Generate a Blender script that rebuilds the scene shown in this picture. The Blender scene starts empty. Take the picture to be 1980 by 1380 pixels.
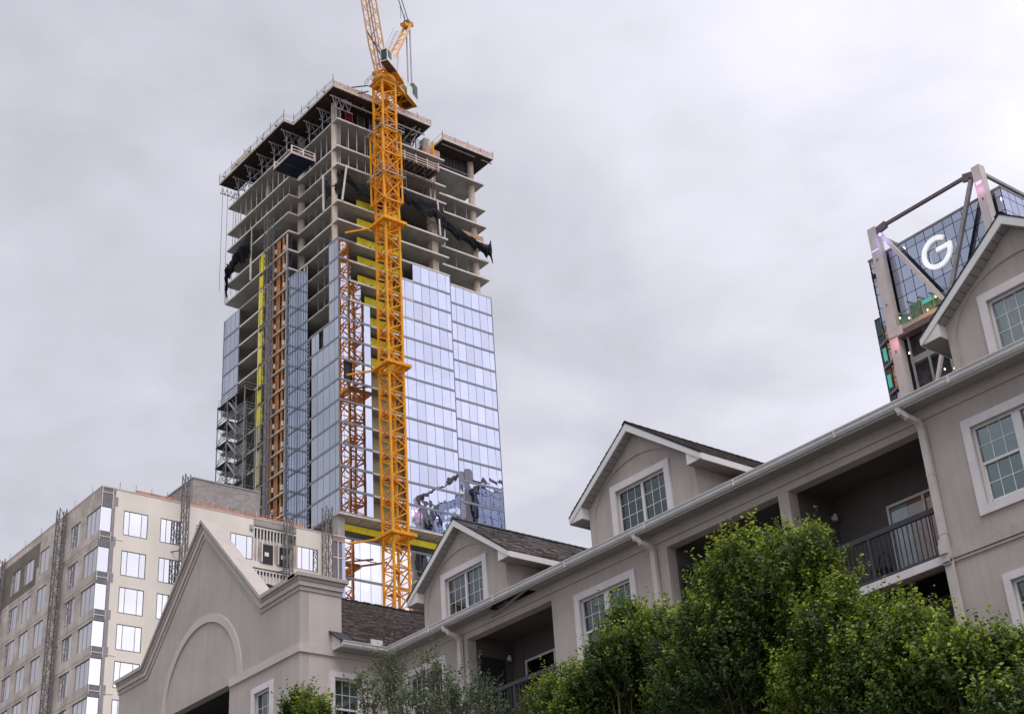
import bpy, bmesh, math, random
import numpy as np
from mathutils import Vector, Matrix
rng = random.Random(7)
R_ = np.random.RandomState(11)
scene = bpy.context.scene
col = scene.collection
rad = math.radians

# ------------------------------------------------------------------ camera, sky, sun, exposure
CAM = Vector((0.0, 0.0, 1.6))
right = Vector((0.78482805, -0.61676809, -0.06034941))
up = Vector((-0.24813309, -0.40198703, 0.88138323))
fwd = Vector((0.56786873, 0.6767596, 0.46853127))
cd = bpy.data.cameras.new('camera'); cam = bpy.data.objects.new('camera', cd); col.objects.link(cam)
cam.matrix_world = Matrix(((right.x, up.x, -fwd.x, CAM.x), (right.y, up.y, -fwd.y, CAM.y), (right.z, up.z, -fwd.z, CAM.z), (0, 0, 0, 1)))
cd.sensor_fit = 'HORIZONTAL'; cd.sensor_width = 36.0; cd.lens = 36.0 * 2898.8 / 1980.0
cd.clip_start = 0.1; cd.clip_end = 6000
scene.camera = cam
scene.view_settings.view_transform = 'Standard'
scene.view_settings.look = 'None'
scene.view_settings.exposure = 0.06
scene.view_settings.gamma = 1.0
scene.view_settings.use_curve_mapping = False
scene.render.resolution_x = 1024; scene.render.resolution_y = 713
scene.cycles.max_bounces = 8; scene.cycles.transparent_max_bounces = 12
scene.cycles.caustics_reflective = False; scene.cycles.caustics_refractive = False

SUN_EL, SUN_AZ = 60.0, -120.0     # azimuth of the sun in the XY plane, degrees from +X
sd = Vector((math.cos(rad(SUN_EL)) * math.cos(rad(SUN_AZ)), math.cos(rad(SUN_EL)) * math.sin(rad(SUN_AZ)), math.sin(rad(SUN_EL))))
sl = bpy.data.lights.new('sun', 'SUN'); sun = bpy.data.objects.new('sun', sl); col.objects.link(sun)
sl.energy = 1.5; sl.angle = rad(30); sl.color = (1.0, 0.965, 0.93)
sun.rotation_euler = (-sd).to_track_quat('-Z', 'Y').to_euler()

w = bpy.data.worlds.new('World'); scene.world = w; w.use_nodes = True
nt = w.node_tree; nt.nodes.clear()
def N(t, ty, **k):
    n = t.nodes.new(ty)
    for a, b in k.items(): setattr(n, a, b)
    return n
def math_node(t, op, a, b=None, c=None, clamp=False):
    n = N(t, 'ShaderNodeMath', operation=op); n.use_clamp = clamp
    for i, v in enumerate((a, b, c)):
        if v is None: continue
        if isinstance(v, (int, float)): n.inputs[i].default_value = v
        else: t.links.new(v, n.inputs[i])
    return n.outputs[0]
out = N(nt, 'ShaderNodeOutputWorld')
sky = N(nt, 'ShaderNodeTexSky', sky_type='NISHITA'); sky.sun_disc = False
sky.sun_elevation = rad(SUN_EL); sky.sun_rotation = rad(90 - SUN_AZ)
bg1 = N(nt, 'ShaderNodeBackground'); bg1.inputs['Strength'].default_value = 0.08
nt.links.new(sky.outputs[0], bg1.inputs['Color'])
tc = N(nt, 'ShaderNodeTexCoord')
sep = N(nt, 'ShaderNodeSeparateXYZ'); nt.links.new(tc.outputs['Generated'], sep.inputs[0])
# cloud sheet: direction projected on a flat layer so that clouds flatten towards the horizon
zc = math_node(nt, 'MAXIMUM', math_node(nt, 'ADD', sep.outputs['Z'], 0.25), 0.08)
cx_ = math_node(nt, 'DIVIDE', sep.outputs['X'], zc); cy_ = math_node(nt, 'DIVIDE', sep.outputs['Y'], zc)
comb = N(nt, 'ShaderNodeCombineXYZ'); comb.inputs[2].default_value = 5.3; nt.links.new(cx_, comb.inputs[0]); nt.links.new(cy_, comb.inputs[1])
def noise(t, vec, scale, detail=4, rough=0.5, dist=0.0):
    n = N(t, 'ShaderNodeTexNoise'); n.inputs['Scale'].default_value = scale; n.inputs['Detail'].default_value = detail
    n.inputs['Roughness'].default_value = rough; n.inputs['Distortion'].default_value = dist
    if vec is not None: t.links.new(vec, n.inputs['Vector'])
    return n.outputs['Fac']
n1 = noise(nt, comb.outputs[0], 2.6, 5, 0.50, 0.5)
n2 = noise(nt, comb.outputs[0], 7.5, 4, 0.5, 0.3)
# the overcast is thinner (brighter) towards camera right, thicker towards camera left
side = math_node(nt, 'ADD', math_node(nt, 'MULTIPLY', sep.outputs['X'], 0.786), math_node(nt, 'MULTIPLY', sep.outputs['Y'], -0.618))
def fcurve(src, pts):
    r = N(nt, 'ShaderNodeValToRGB'); nt.links.new(src, r.inputs[0]); el = r.color_ramp.elements
    el[0].position, el[1].position = pts[0][0], pts[-1][0]
    el[0].color = (pts[0][1],) * 3 + (1,); el[1].color = (pts[-1][1],) * 3 + (1,)
    for p, v in pts[1:-1]: q = el.new(p); q.color = (v, v, v, 1)
    return r.outputs[0]
mr = fcurve(math_node(nt, 'MULTIPLY_ADD', side, 0.5, 0.5), [(0.0, .52), (.33, .645), (.46, .675), (.55, .70), (.63, .84), (.72, .98), (1.0, 1.04)])
elev = math_node(nt, 'MULTIPLY', fcurve(sep.outputs['Z'], [(0.0, .50), (.30, .525), (.66, .50), (.82, .78), (1.0, 1.0)]), 2.0)
cl = math_node(nt, 'ADD', math_node(nt, 'MULTIPLY', n1, 0.85), math_node(nt, 'MULTIPLY', n2, 0.42))
cl = math_node(nt, 'ADD', cl, 0.36)
lum = math_node(nt, 'MULTIPLY', math_node(nt, 'MULTIPLY', mr, elev), cl)
ramp = N(nt, 'ShaderNodeValToRGB'); nt.links.new(lum, ramp.inputs[0])
e = ramp.color_ramp.elements; e[0].position = 0.36; e[0].color = (0.915, 0.965, 1.09, 1); e[1].position = 0.82; e[1].color = (0.98, 0.965, 1.09, 1)
mulc = N(nt, 'ShaderNodeVectorMath', operation='SCALE'); nt.links.new(ramp.outputs[0], mulc.inputs[0]); nt.links.new(lum, mulc.inputs['Scale'])
bg2 = N(nt, 'ShaderNodeBackground'); nt.links.new(mulc.outputs[0], bg2.inputs['Color']); bg2.inputs['Strength'].default_value = 1.0
mx = N(nt, 'ShaderNodeMixShader'); mx.inputs[0].default_value = 0.94
nt.links.new(bg1.outputs[0], mx.inputs[1]); nt.links.new(bg2.outputs[0], mx.inputs[2]); nt.links.new(mx.outputs[0], out.inputs[0])

# ------------------------------------------------------------------ materials
MATS = {}
def mat(name, c, rough=0.8, metal=0.0, var=0.12, scale=1.0, bump=0.0, bscale=20.0, c2=None, streak=0.0, spec=0.3, emit=None, estr=1.0, trans=0.0, sss=0.0, coords='world'):
    m = bpy.data.materials.new(name); m.use_nodes = True; t = m.node_tree; b = t.nodes['Principled BSDF']
    b.inputs['Roughness'].default_value = rough; b.inputs['Metallic'].default_value = metal
    b.inputs['Specular IOR Level'].default_value = spec
    g = N(t, 'ShaderNodeNewGeometry')
    f = noise(t, g.outputs['Position'], scale, 5, 0.6)
    rp = N(t, 'ShaderNodeValToRGB'); t.links.new(f, rp.inputs[0])
    lo = tuple(x * (1 - var) for x in c); hi = tuple(min(1, x * (1 + var)) for x in c)
    if c2 is not None: lo = c; hi = c2
    rp.color_ramp.elements[0].position = 0.36; rp.color_ramp.elements[0].color = (*lo, 1)
    rp.color_ramp.elements[1].position = 0.64; rp.color_ramp.elements[1].color = (*hi, 1)
    c_out = rp.outputs[0]
    if streak > 0:
        mp = N(t, 'ShaderNodeMapping'); mp.inputs['Scale'].default_value = (6, 6, 0.35); t.links.new(g.outputs['Position'], mp.inputs[0])
        f2 = noise(t, mp.outputs[0], 1.0, 4, 0.6)
        r2 = N(t, 'ShaderNodeValToRGB'); t.links.new(f2, r2.inputs[0])
        r2.color_ramp.elements[0].position = 0.40; r2.color_ramp.elements[0].color = (1, 1, 1, 1)
        r2.color_ramp.elements[1].position = 0.72; r2.color_ramp.elements[1].color = (1 - streak, 1 - streak, 1 - streak * 1.05, 1)
        mm = N(t, 'ShaderNodeMix', data_type='RGBA', blend_type='MULTIPLY'); mm.inputs[0].default_value = 1.0
        t.links.new(c_out, mm.inputs[6]); t.links.new(r2.outputs[0], mm.inputs[7]); c_out = mm.outputs[2]
    t.links.new(c_out, b.inputs['Base Color'])
    if bump > 0:
        bp = N(t, 'ShaderNodeBump'); bp.inputs['Strength'].default_value = bump; bp.inputs['Distance'].default_value = 0.02
        t.links.new(noise(t, g.outputs['Position'], bscale, 4, 0.6), bp.inputs['Height']); t.links.new(bp.outputs[0], b.inputs['Normal'])
    if emit is not None:
        b.inputs['Emission Color'].default_value = (*emit, 1); b.inputs['Emission Strength'].default_value = estr
    MATS[name] = m
    return m
mat('stucco', (0.50, 0.448, 0.405), 0.92, var=0.08, scale=0.7, bump=0.5, bscale=45, streak=0.10)
mat('stucco_light', (0.60, 0.535, 0.49), 0.92, var=0.05, scale=0.8, bump=0.3, bscale=55, streak=0.05)
mat('trim', (0.74, 0.70, 0.70), 0.6, var=0.05, scale=2, streak=0.05, bump=0.15, bscale=30)
mat('vinyl', (0.74, 0.73, 0.71), 0.45, var=0.04, scale=2)
mat('gutter', (0.62, 0.61, 0.60), 0.4, var=0.06, scale=1.5, streak=0.10)
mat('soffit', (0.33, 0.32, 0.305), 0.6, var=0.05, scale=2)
mat('spout', (0.58, 0.53, 0.50), 0.45, var=0.06, scale=3, streak=0.05)
mat('rail', (0.055, 0.055, 0.065), 0.4, var=0.1, scale=4)
mat('stucco_shade', (0.13, 0.112, 0.108), 0.9, var=0.08, scale=0.8)  # wall stucco with the deep shade of the balcony bays put into its colour
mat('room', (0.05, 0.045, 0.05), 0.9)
mat('blind', (0.72, 0.72, 0.70), 0.6, var=0.03)
mat('curtain', (0.66, 0.65, 0.62), 0.9, var=0.12, scale=6)
mat('curtain_orange', (0.75, 0.27, 0.10), 0.8, var=0.15, scale=5)
mat('door_dark', (0.03, 0.028, 0.03), 0.4)
mat('concrete', (0.38, 0.365, 0.335), 0.9, var=0.14, scale=0.5, bump=0.2, bscale=8, streak=0.15)
mat('concrete_edge', (0.72, 0.68, 0.62), 0.85, var=0.12, scale=0.7, streak=0.1)
mat('concrete_col', (0.66, 0.57, 0.47), 0.85, var=0.12, scale=0.8, streak=0.15, bump=0.2, bscale=6)
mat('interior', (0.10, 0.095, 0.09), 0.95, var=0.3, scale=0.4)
mat('spandrel', (0.27, 0.29, 0.33), 0.4, metal=0.5, var=0.06)
mat('mullion', (0.20, 0.22, 0.26), 0.4, metal=0.5, var=0.05)
mat('yellow', (0.92, 0.77, 0.03), 0.6, var=0.16, scale=0.9, streak=0.12)
mat('beige_board', (0.50, 0.45, 0.26), 0.8, var=0.12, scale=0.8)
mat('orange_panel', (0.50, 0.23, 0.09), 0.7, var=0.25, scale=1.0, streak=0.15)
mat('orange_panel_dark', (0.22, 0.08, 0.04), 0.7, var=0.2)
mat('insulation', (0.60, 0.50, 0.40), 0.9, var=0.15)
mat('steel_grey', (0.34, 0.35, 0.37), 0.45, metal=0.6, var=0.12, scale=3)
mat('mast_steel', (0.20, 0.19, 0.19), 0.6, metal=0.3, var=0.2, scale=2)
mat('steel_dark', (0.12, 0.12, 0.13), 0.5, metal=0.5, var=0.2, scale=3)
mat('post', (0.46, 0.44, 0.43), 0.5, metal=0.3, var=0.12, scale=3)
mat('crane', (0.90, 0.37, 0.003), 0.5, var=0.12, scale=1.6, streak=0.22, spec=0.4)
mat('crane_pale', (0.80, 0.46, 0.20), 0.45, var=0.08, scale=1.2)
mat('crane_dark', (0.13, 0.075, 0.045), 0.6, var=0.15)
mat('white_paint', (0.80, 0.78, 0.72), 0.5, var=0.05, scale=2)
mat('green_box', (0.10, 0.15, 0.11), 0.6, var=0.2)
mat('cab_glass', (0.03, 0.035, 0.04), 0.1, spec=0.6)
mat('net', (0.008, 0.009, 0.012), 0.8, var=0.5, scale=3.0, bump=0.8, bscale=2.5)
mat('navy', (0.010, 0.018, 0.045), 0.5, var=0.2)
mat('pink_rail', (0.68, 0.50, 0.45), 0.7, var=0.1)
mat('pink_mesh', (0.62, 0.44, 0.40), 0.8, var=0.25, scale=3)
mat('deck_board', (0.66, 0.59, 0.50), 0.85, var=0.15, scale=2, streak=0.15)
mat('joist', (0.075, 0.055, 0.048), 0.8, var=0.3, scale=2)
mat('form_dark', (0.06, 0.055, 0.06), 0.8, var=0.4, scale=1)
mat('form_red', (0.35, 0.03, 0.07), 0.6, var=0.2)
mat('safety_orange', (0.50, 0.27, 0.19), 0.8, var=0.25, scale=2)
mat('block', (0.46, 0.405, 0.36), 0.92, var=0.2, scale=0.6, c2=(0.70, 0.63, 0.565), streak=0.18, bump=0.2, bscale=5)
mat('block_dark', (0.20, 0.18, 0.15), 0.92, var=0.15, scale=0.6, streak=0.15)
mat('sheathing', (0.82, 0.75, 0.65), 0.9, var=0.05, scale=0.3, streak=0.05)
mat('dark_mesh', (0.20, 0.185, 0.195), 0.7, var=0.15, scale=2)
mat('strip_grey', (0.33, 0.29, 0.30), 0.7, var=0.1, scale=2)
mat('win_frame', (0.11, 0.11, 0.12), 0.5, var=0.1)
mat('stud', (0.78, 0.76, 0.70), 0.5, var=0.06)
mat('pink_column', (0.62, 0.55, 0.53), 0.5, var=0.06, scale=0.6, streak=0.1)
mat('beam_dark', (0.15, 0.12, 0.12), 0.5, var=0.1)
mat('beam_tan', (0.46, 0.36, 0.29), 0.5, var=0.1)
mat('teal_lit', (0.05, 0.20, 0.18), 0.5, emit=(0.10, 0.55, 0.46), estr=0.55)
mat('blue_lit', (0.10, 0.14, 0.30), 0.4, emit=(0.14, 0.18, 0.42), estr=0.8)
mat('green_machine', (0.14, 0.24, 0.16), 0.6, var=0.3, scale=1)
mat('bulb_warm', (1, 0.8, 0.4), 0.5, emit=(1.0, 0.78, 0.35), estr=1.5)
mat('bulb_white', (1, 1, 1), 0.5, emit=(0.95, 0.9, 0.85), estr=2.0)
mat('led_purple', (0.5, 0.4, 1), 0.5, emit=(0.45, 0.42, 1.0), estr=2.0)
mat('led_pink', (1, 0.5, 0.9), 0.5, emit=(1.0, 0.75, 0.95), estr=.6)
mat('sign_white', (0.85, 0.85, 0.88), 0.4, emit=(0.95, 0.96, 1.0), estr=0.45)
mat('bark', (0.16, 0.12, 0.09), 0.9, var=0.3, scale=8, bump=0.6, bscale=30)
mat('asphalt', (0.05, 0.05, 0.052), 0.9, var=0.2, scale=3, bump=0.3, bscale=60)
mat('paving', (0.20, 0.19, 0.18), 0.9, var=0.1, scale=2, bump=0.2, bscale=30)
mat('lawn', (0.06, 0.09, 0.03), 0.95, var=0.3, scale=3, bump=0.5, bscale=40)
mat('shingle', (0.11, 0.092, 0.086), 0.95, c2=(0.26, 0.22, 0.205), scale=9.0, bump=0.5, bscale=80)
mat('shingle_dark', (0.045, 0.048, 0.055), 0.9, var=0.2, scale=6, bump=0.4, bscale=60)
mat('white_plastic', (0.75, 0.75, 0.73), 0.4, var=0.03)
mat('chair_black', (0.03, 0.03, 0.032), 0.5)
mat('plywood', (0.46, 0.36, 0.25), 0.85, var=0.15, scale=3)
mat('tarp_grey', (0.30, 0.29, 0.29), 0.8, var=0.15)

def brick_mat():
    m = bpy.data.materials.new('grey_brick'); m.use_nodes = True; t = m.node_tree; b = t.nodes['Principled BSDF']
    g = N(t, 'ShaderNodeNewGeometry'); sp = N(t, 'ShaderNodeSeparateXYZ'); t.links.new(g.outputs['Position'], sp.inputs[0])
    cb = N(t, 'ShaderNodeCombineXYZ'); t.links.new(math_node(t, 'ADD', sp.outputs[0], sp.outputs[1]), cb.inputs[0]); t.links.new(sp.outputs[2], cb.inputs[1])
    br = N(t, 'ShaderNodeTexBrick'); t.links.new(cb.outputs[0], br.inputs['Vector']); br.inputs['Scale'].default_value = 1.0
    br.inputs['Brick Width'].default_value = 0.42; br.inputs['Row Height'].default_value = 0.20; br.inputs['Mortar Size'].default_value = 0.015
    br.inputs['Color1'].default_value = (0.36, 0.32, 0.30, 1); br.inputs['Color2'].default_value = (0.25, 0.22, 0.21, 1); br.inputs['Mortar'].default_value = (0.42, 0.40, 0.38, 1)
    t.links.new(br.outputs[0], b.inputs['Base Color']); b.inputs['Roughness'].default_value = 0.9
    bp = N(t, 'ShaderNodeBump'); bp.inputs['Strength'].default_value = 0.5; bp.inputs['Distance'].default_value = 0.02; bp.invert = True
    t.links.new(br.outputs['Fac'], bp.inputs['Height']); t.links.new(bp.outputs[0], b.inputs['Normal'])
    MATS['grey_brick'] = m
brick_mat()

def glass_mat(name, tint, base, fac, rough=0.01, wave=0.02, wscale=0.5, transp=0.0):
    """coated facade glass: mirror-like coating over a dark body (transp > 0 lets the room behind show)"""
    m = bpy.data.materials.new(name); m.use_nodes = True; t = m.node_tree; t.nodes.clear()
    o = N(t, 'ShaderNodeOutputMaterial'); gl = N(t, 'ShaderNodeBsdfGlossy'); gl.inputs['Roughness'].default_value = rough
    gl.inputs['Color'].default_value = (*tint, 1)
    g = N(t, 'ShaderNodeNewGeometry'); oi = N(t, 'ShaderNodeObjectInfo')
    bp = N(t, 'ShaderNodeBump'); bp.inputs['Strength'].default_value = 1.0; bp.inputs['Distance'].default_value = wave
    # every pane bows a little in its own way: shift the noise by a per-pane random
    ad = N(t, 'ShaderNodeVectorMath', operation='ADD'); t.links.new(g.outputs['Position'], ad.inputs[0])
    cb = N(t, 'ShaderNodeCombineXYZ'); t.links.new(math_node(t, 'MULTIPLY', oi.outputs['Random'], 37.0), cb.inputs[0]); t.links.new(cb.outputs[0], ad.inputs[1])
    t.links.new(noise(t, ad.outputs[0], wscale, 2, 0.4), bp.inputs['Height']); t.links.new(bp.outputs[0], gl.inputs['Normal'])
    mxs = N(t, 'ShaderNodeMixShader')
    lw = N(t, 'ShaderNodeFresnel'); lw.inputs['IOR'].default_value = 1.5
    f = math_node(t, 'ADD', math_node(t, 'MULTIPLY', lw.outputs[0], 1 - fac), fac, clamp=True)
    f = math_node(t, 'ADD', f, math_node(t, 'MULTIPLY', math_node(t, 'SUBTRACT', oi.outputs['Random'], 0.5), 0.14), clamp=True)
    t.links.new(f, mxs.inputs[0])
    if transp > 0:
        body = N(t, 'ShaderNodeBsdfTransparent'); body.inputs['Color'].default_value = (*base, 1)
    else:
        body = N(t, 'ShaderNodeBsdfDiffuse'); body.inputs['Color'].default_value = (*base, 1)
    t.links.new(body.outputs[0], mxs.inputs[1]); t.links.new(gl.outputs[0], mxs.inputs[2]); t.links.new(mxs.outputs[0], o.inputs[0])
    MATS[name] = m
glass_mat('tower_glass', (0.76, 0.80, 0.96), (0.05, 0.06, 0.09), 0.84, wave=0.014, wscale=0.45)
glass_mat('clear_glass', (0.85, 0.92, 0.95), (0.90, 0.94, 0.93), 0.10, wave=0.004, wscale=1.5, transp=1)
glass_mat('door_glass', (0.8, 0.85, 0.88), (0.88, 0.9, 0.9), 0.0, wave=0.004, transp=1)
glass_mat('bay_glass', (0.80, 0.85, 0.93), (0.06, 0.08, 0.11), 0.80, wave=0.02, wscale=0.45)
glass_mat('tower_glass_side', (0.72, 0.77, 0.84), (0.07, 0.085, 0.10), 0.68, wave=0.02, wscale=0.45)
glass_mat('mid_glass', (0.99, 0.99, 1.0), (0.3, 0.32, 0.35), 0.96, wave=0.012, wscale=0.4)
glass_mat('mid_glass_side', (0.88, 0.86, 0.88), (0.40, 0.38, 0.38), 0.6, wave=0.008, wscale=0.5)
glass_mat('office_glass', (0.66, 0.72, 0.88), (0.03, 0.04, 0.06), 0.72, wave=0.008, wscale=0.6)
glass_mat('wing_glass', (0.30, 0.45, 0.50), (0.02, 0.05, 0.055), 0.25, rough=0.25, wave=0.0)
glass_mat('house_glass', (0.80, 0.90, 0.92), (0.52, 0.64, 0.61), 0.12, wave=0.004, wscale=1.5, transp=1)

def leaf_mat(name, c_dark, c_light, c_new):
    m = bpy.data.materials.new(name); m.use_nodes = True; t = m.node_tree; t.nodes.clear()
    o = N(t, 'ShaderNodeOutputMaterial'); at = N(t, 'ShaderNodeAttribute', attribute_name='tone')
    rp = N(t, 'ShaderNodeValToRGB'); t.links.new(at.outputs['Fac'], rp.inputs[0])
    rp.color_ramp.elements[0].position = 0.0; rp.color_ramp.elements[0].color = (*c_dark, 1)
    rp.color_ramp.elements[1].position = 1.0; rp.color_ramp.elements[1].color = (*c_new, 1)
    el = rp.color_ramp.elements.new(0.5); el.color = (*c_light, 1)
    df = N(t, 'ShaderNodeBsdfPrincipled'); df.inputs['Roughness'].default_value = 0.45; df.inputs['Specular IOR Level'].default_value = 0.35
    tr = N(t, 'ShaderNodeBsdfTranslucent'); t.links.new(rp.outputs[0], df.inputs['Base Color']); t.links.new(rp.outputs[0], tr.inputs['Color'])
    ms = N(t, 'ShaderNodeMixShader'); ms.inputs[0].default_value = 0.34
    t.links.new(df.outputs[0], ms.inputs[1]); t.links.new(tr.outputs[0], ms.inputs[2]); t.links.new(ms.outputs[0], o.inputs[0])
    MATS[name] = m
leaf_mat('leaf_elm', (0.022, 0.044, 0.014), (0.070, 0.125, 0.020), (0.32, 0.40, 0.03))
leaf_mat('leaf_grey', (0.050, 0.080, 0.040), (0.12, 0.17, 0.08), (0.26, 0.34, 0.14))

# ------------------------------------------------------------------ mesh helpers
class MB:
    def __init__(s): s.v = []; s.f = []
    def box(s, x0, x1, y0, y1, z0, z1):
        n = len(s.v)
        s.v += [(x0, y0, z0), (x1, y0, z0), (x1, y1, z0), (x0, y1, z0), (x0, y0, z1), (x1, y0, z1), (x1, y1, z1), (x0, y1, z1)]
        s.f += [(n, n+3, n+2, n+1), (n+4, n+5, n+6, n+7), (n, n+1, n+5, n+4), (n+1, n+2, n+6, n+5), (n+2, n+3, n+7, n+6), (n+3, n, n+4, n+7)]
        return s
    def bar(s, p, q, w=0.1, h=None):
        p = Vector(p); q = Vector(q); d = (q - p)
        if d.length < 1e-6: return s
        d.normalize(); a = Vector((0, 0, 1)) if abs(d.z) < 0.95 else Vector((1, 0, 0))
        u = d.cross(a).normalized() * (w / 2); t = d.cross(u).normalized() * ((h or w) / 2); n = len(s.v)
        for c in (p, q):
            for sg in ((-1, -1), (1, -1), (1, 1), (-1, 1)): s.v.append(tuple(c + u * sg[0] + t * sg[1]))
        s.f += [(n, n+3, n+2, n+1), (n+4, n+5, n+6, n+7), (n, n+1, n+5, n+4), (n+1, n+2, n+6, n+5), (n+2, n+3, n+7, n+6), (n+3, n, n+4, n+7)]
        return s
    def tube(s, p, q, r, r2=None, k=10):
        p = Vector(p); q = Vector(q); d = (q - p).normalized(); a = Vector((0, 0, 1)) if abs(d.z) < 0.95 else Vector((1, 0, 0))
        u = d.cross(a).normalized(); t = d.cross(u).normalized(); n = len(s.v); r2 = r if r2 is None else r2
        for c, rr in ((p, r), (q, r2)):
            for i in range(k):
                an = 2 * math.pi * i / k; s.v.append(tuple(c + (u * math.cos(an) + t * math.sin(an)) * rr))
        for i in range(k): j = (i + 1) % k; s.f.append((n+i, n+j, n+k+j, n+k+i))
        s.f.append(tuple(n + i for i in reversed(range(k)))); s.f.append(tuple(n + k + i for i in range(k)))
        return s
    def prism(s, poly, a, b, axis='z'):
        """extrude a 2D polygon along an axis: z -> (x,y), x -> (y,z), y -> (x,z)"""
        n = len(s.v); k = len(poly)
        for c in (a, b):
            for (p, q) in poly: s.v.append({'z': (p, q, c), 'x': (c, p, q), 'y': (p, c, q)}[axis])
        s.f.append(tuple(range(n, n + k))); s.f.append(tuple(reversed(range(n + k, n + 2 * k))))
        for i in range(k): j = (i + 1) % k; s.f.append((n+i, n+k+i, n+k+j, n+j))
        return s
    def poly(s, pts):
        n = len(s.v); s.v += [tuple(p) for p in pts]; s.f.append(tuple(range(n, n + len(pts)))); return s
    def slab(s, pts, off):
        """a planar polygon thickened by the vector off"""
        n = len(s.v); k = len(pts); off = Vector(off)
        s.v += [tuple(p) for p in pts] + [tuple(Vector(p) + off) for p in pts]
        s.f.append(tuple(range(n, n + k))); s.f.append(tuple(reversed(range(n + k, n + 2 * k))))
        for i in range(k): j = (i + 1) % k; s.f.append((n+i, n+k+i, n+k+j, n+j))
        return s
    def mesh(s, name, m, smooth=False):
        me = bpy.data.meshes.new(name); me.from_pydata(s.v, [], s.f); me.materials.append(MATS[m])
        bm = bmesh.new(); bm.from_mesh(me); bmesh.ops.recalc_face_normals(bm, faces=bm.faces); bm.to_mesh(me); bm.free()
        if smooth: me.polygons.foreach_set('use_smooth', [True] * len(me.polygons))
        return me
    def build(s, name, m, parent=None, smooth=False, **props):
        o = bpy.data.objects.new(name, s.mesh(name, m, smooth)); col.objects.link(o)
        if parent is not None: o.parent = parent
        for k, v in props.items(): o[k] = v
        return o
def thing(name, label, cat, group=None, loc=None):
    o = bpy.data.objects.new(name, None); col.objects.link(o); o['label'] = label; o['category'] = cat
    o.empty_display_size = 0.5
    if group: o['group'] = group
    if loc is not None: o.location = loc
    return o
_unit = {}
def ubox(m):
    if m not in _unit: _unit[m] = MB().box(-.5, .5, -.5, .5, -.5, .5).mesh('unit_' + m, m)
    return _unit[m]
def pbox(name, m, parent, x0, x1, y0, y1, z0, z1, **props):
    """a box piece: shares one mesh per material"""
    o = bpy.data.objects.new(name, ubox(m)); col.objects.link(o); o.parent = parent
    o.location = ((x0 + x1) / 2, (y0 + y1) / 2, (z0 + z1) / 2); o.scale = (abs(x1 - x0), abs(y1 - y0), abs(z1 - z0))
    for k, v in props.items(): o[k] = v
    return o
def pbar(name, m, parent, p, q, w, h=None, **props):
    p = Vector(p); q = Vector(q); d = q - p; o = bpy.data.objects.new(name, ubox(m)); col.objects.link(o); o.parent = parent
    o.rotation_mode = 'QUATERNION'; o.rotation_quaternion = d.to_track_quat('Z', 'Y'); o.location = (p + q) / 2; o.scale = (w, h or w, d.length)
    for k, v in props.items(): o[k] = v
    return o
def wall_holes(u0, u1, v0, v1, holes):
    """cells of the rectangle that are not in any hole"""
    us = sorted({u0, u1, *[h[0] for h in holes], *[h[1] for h in holes]}); vs = sorted({v0, v1, *[h[2] for h in holes], *[h[3] for h in holes]})
    us = [u for u in us if u0 <= u <= u1]; vs = [v for v in vs if v0 <= v <= v1]; cells = []
    for i in range(len(us) - 1):
        run = None
        for j in range(len(vs) - 1):
            cu, cv = (us[i] + us[i+1]) / 2, (vs[j] + vs[j+1]) / 2
            inh = any(h[0] < cu < h[1] and h[2] < cv < h[3] for h in holes)
            if not inh:
                if run is None: run = vs[j]
            elif run is not None: cells.append((us[i], us[i+1], run, vs[j])); run = None
        if run is not None: cells.append((us[i], us[i+1], run, vs[-1]))
    return cells

# ------------------------------------------------------------------ ground
MB().box(-1500, 1500, -1500, 1500, -1.0, 0.0).build('ground', 'paving', kind='structure')
MB().box(-5.0, 7.0, -1500, 1500, -0.2, 0.006).build('road', 'asphalt', kind='structure')
MB().box(7.0, 10.5, -200, 200, -0.2, 0.13).build('pavement', 'paving', kind='structure')

# ================================================================== the stucco apartment building
H = thing('apartment_building', 'grey stucco apartment building with white trimmed windows, dormers, balconies and a pointed parapet gable', 'building')
XF = 25.0; ZS = 14.9      # facade plane, soffit height
DORMERS = [32.60, 25.08, 13.54]
BAL = [(28.86, 32.60), (20.71, 24.41), (16.63, 20.40)]   # balcony bays (y0, y1)
holes = [(b0, b1, 11.70, 14.49) for b0, b1 in BAL] + [(b0, b1, 8.55, 11.53) for b0, b1 in BAL]
WIN = [  # y0, y1 (glass opening), z0, z1
    (25.78, 27.74, 12.33, 14.13), (13.42, 15.47, 12.38, 14.06), (33.80, 35.50, 12.33, 14.13),
    (13.42, 15.33, 8.95, 10.76), (25.78, 27.74, 8.95, 10.80), (33.80, 35.50, 8.95, 10.80), (9.6, 11.6, 12.38, 14.06)]
holes += WIN
m = MB()
for (a, b, c, d) in wall_holes(4.0, 36.40, 0.0, ZS, holes): m.box(XF, XF + 0.30, a, b, c, d)
m.build('wall', 'stucco', H)
# inner walls, ceilings and floors of the balcony bays
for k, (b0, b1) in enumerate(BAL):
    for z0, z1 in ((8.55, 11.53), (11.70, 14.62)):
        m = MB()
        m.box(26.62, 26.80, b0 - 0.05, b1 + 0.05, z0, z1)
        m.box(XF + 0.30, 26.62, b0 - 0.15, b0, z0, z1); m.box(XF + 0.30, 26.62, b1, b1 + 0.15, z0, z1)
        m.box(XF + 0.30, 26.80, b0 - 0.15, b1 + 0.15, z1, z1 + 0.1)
        m.build('balcony_recess', 'stucco_shade', H)
    pbox('balcony_slab', 'trim', H, XF - 0.06, 26.7, b0 - 0.004, b1 + 0.004, 11.53, 11.70)
    pbox('balcony_slab', 'trim', H, XF - 0.06, 26.7, b0 - 0.004, b1 + 0.004, 8.40, 8.55)
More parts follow.
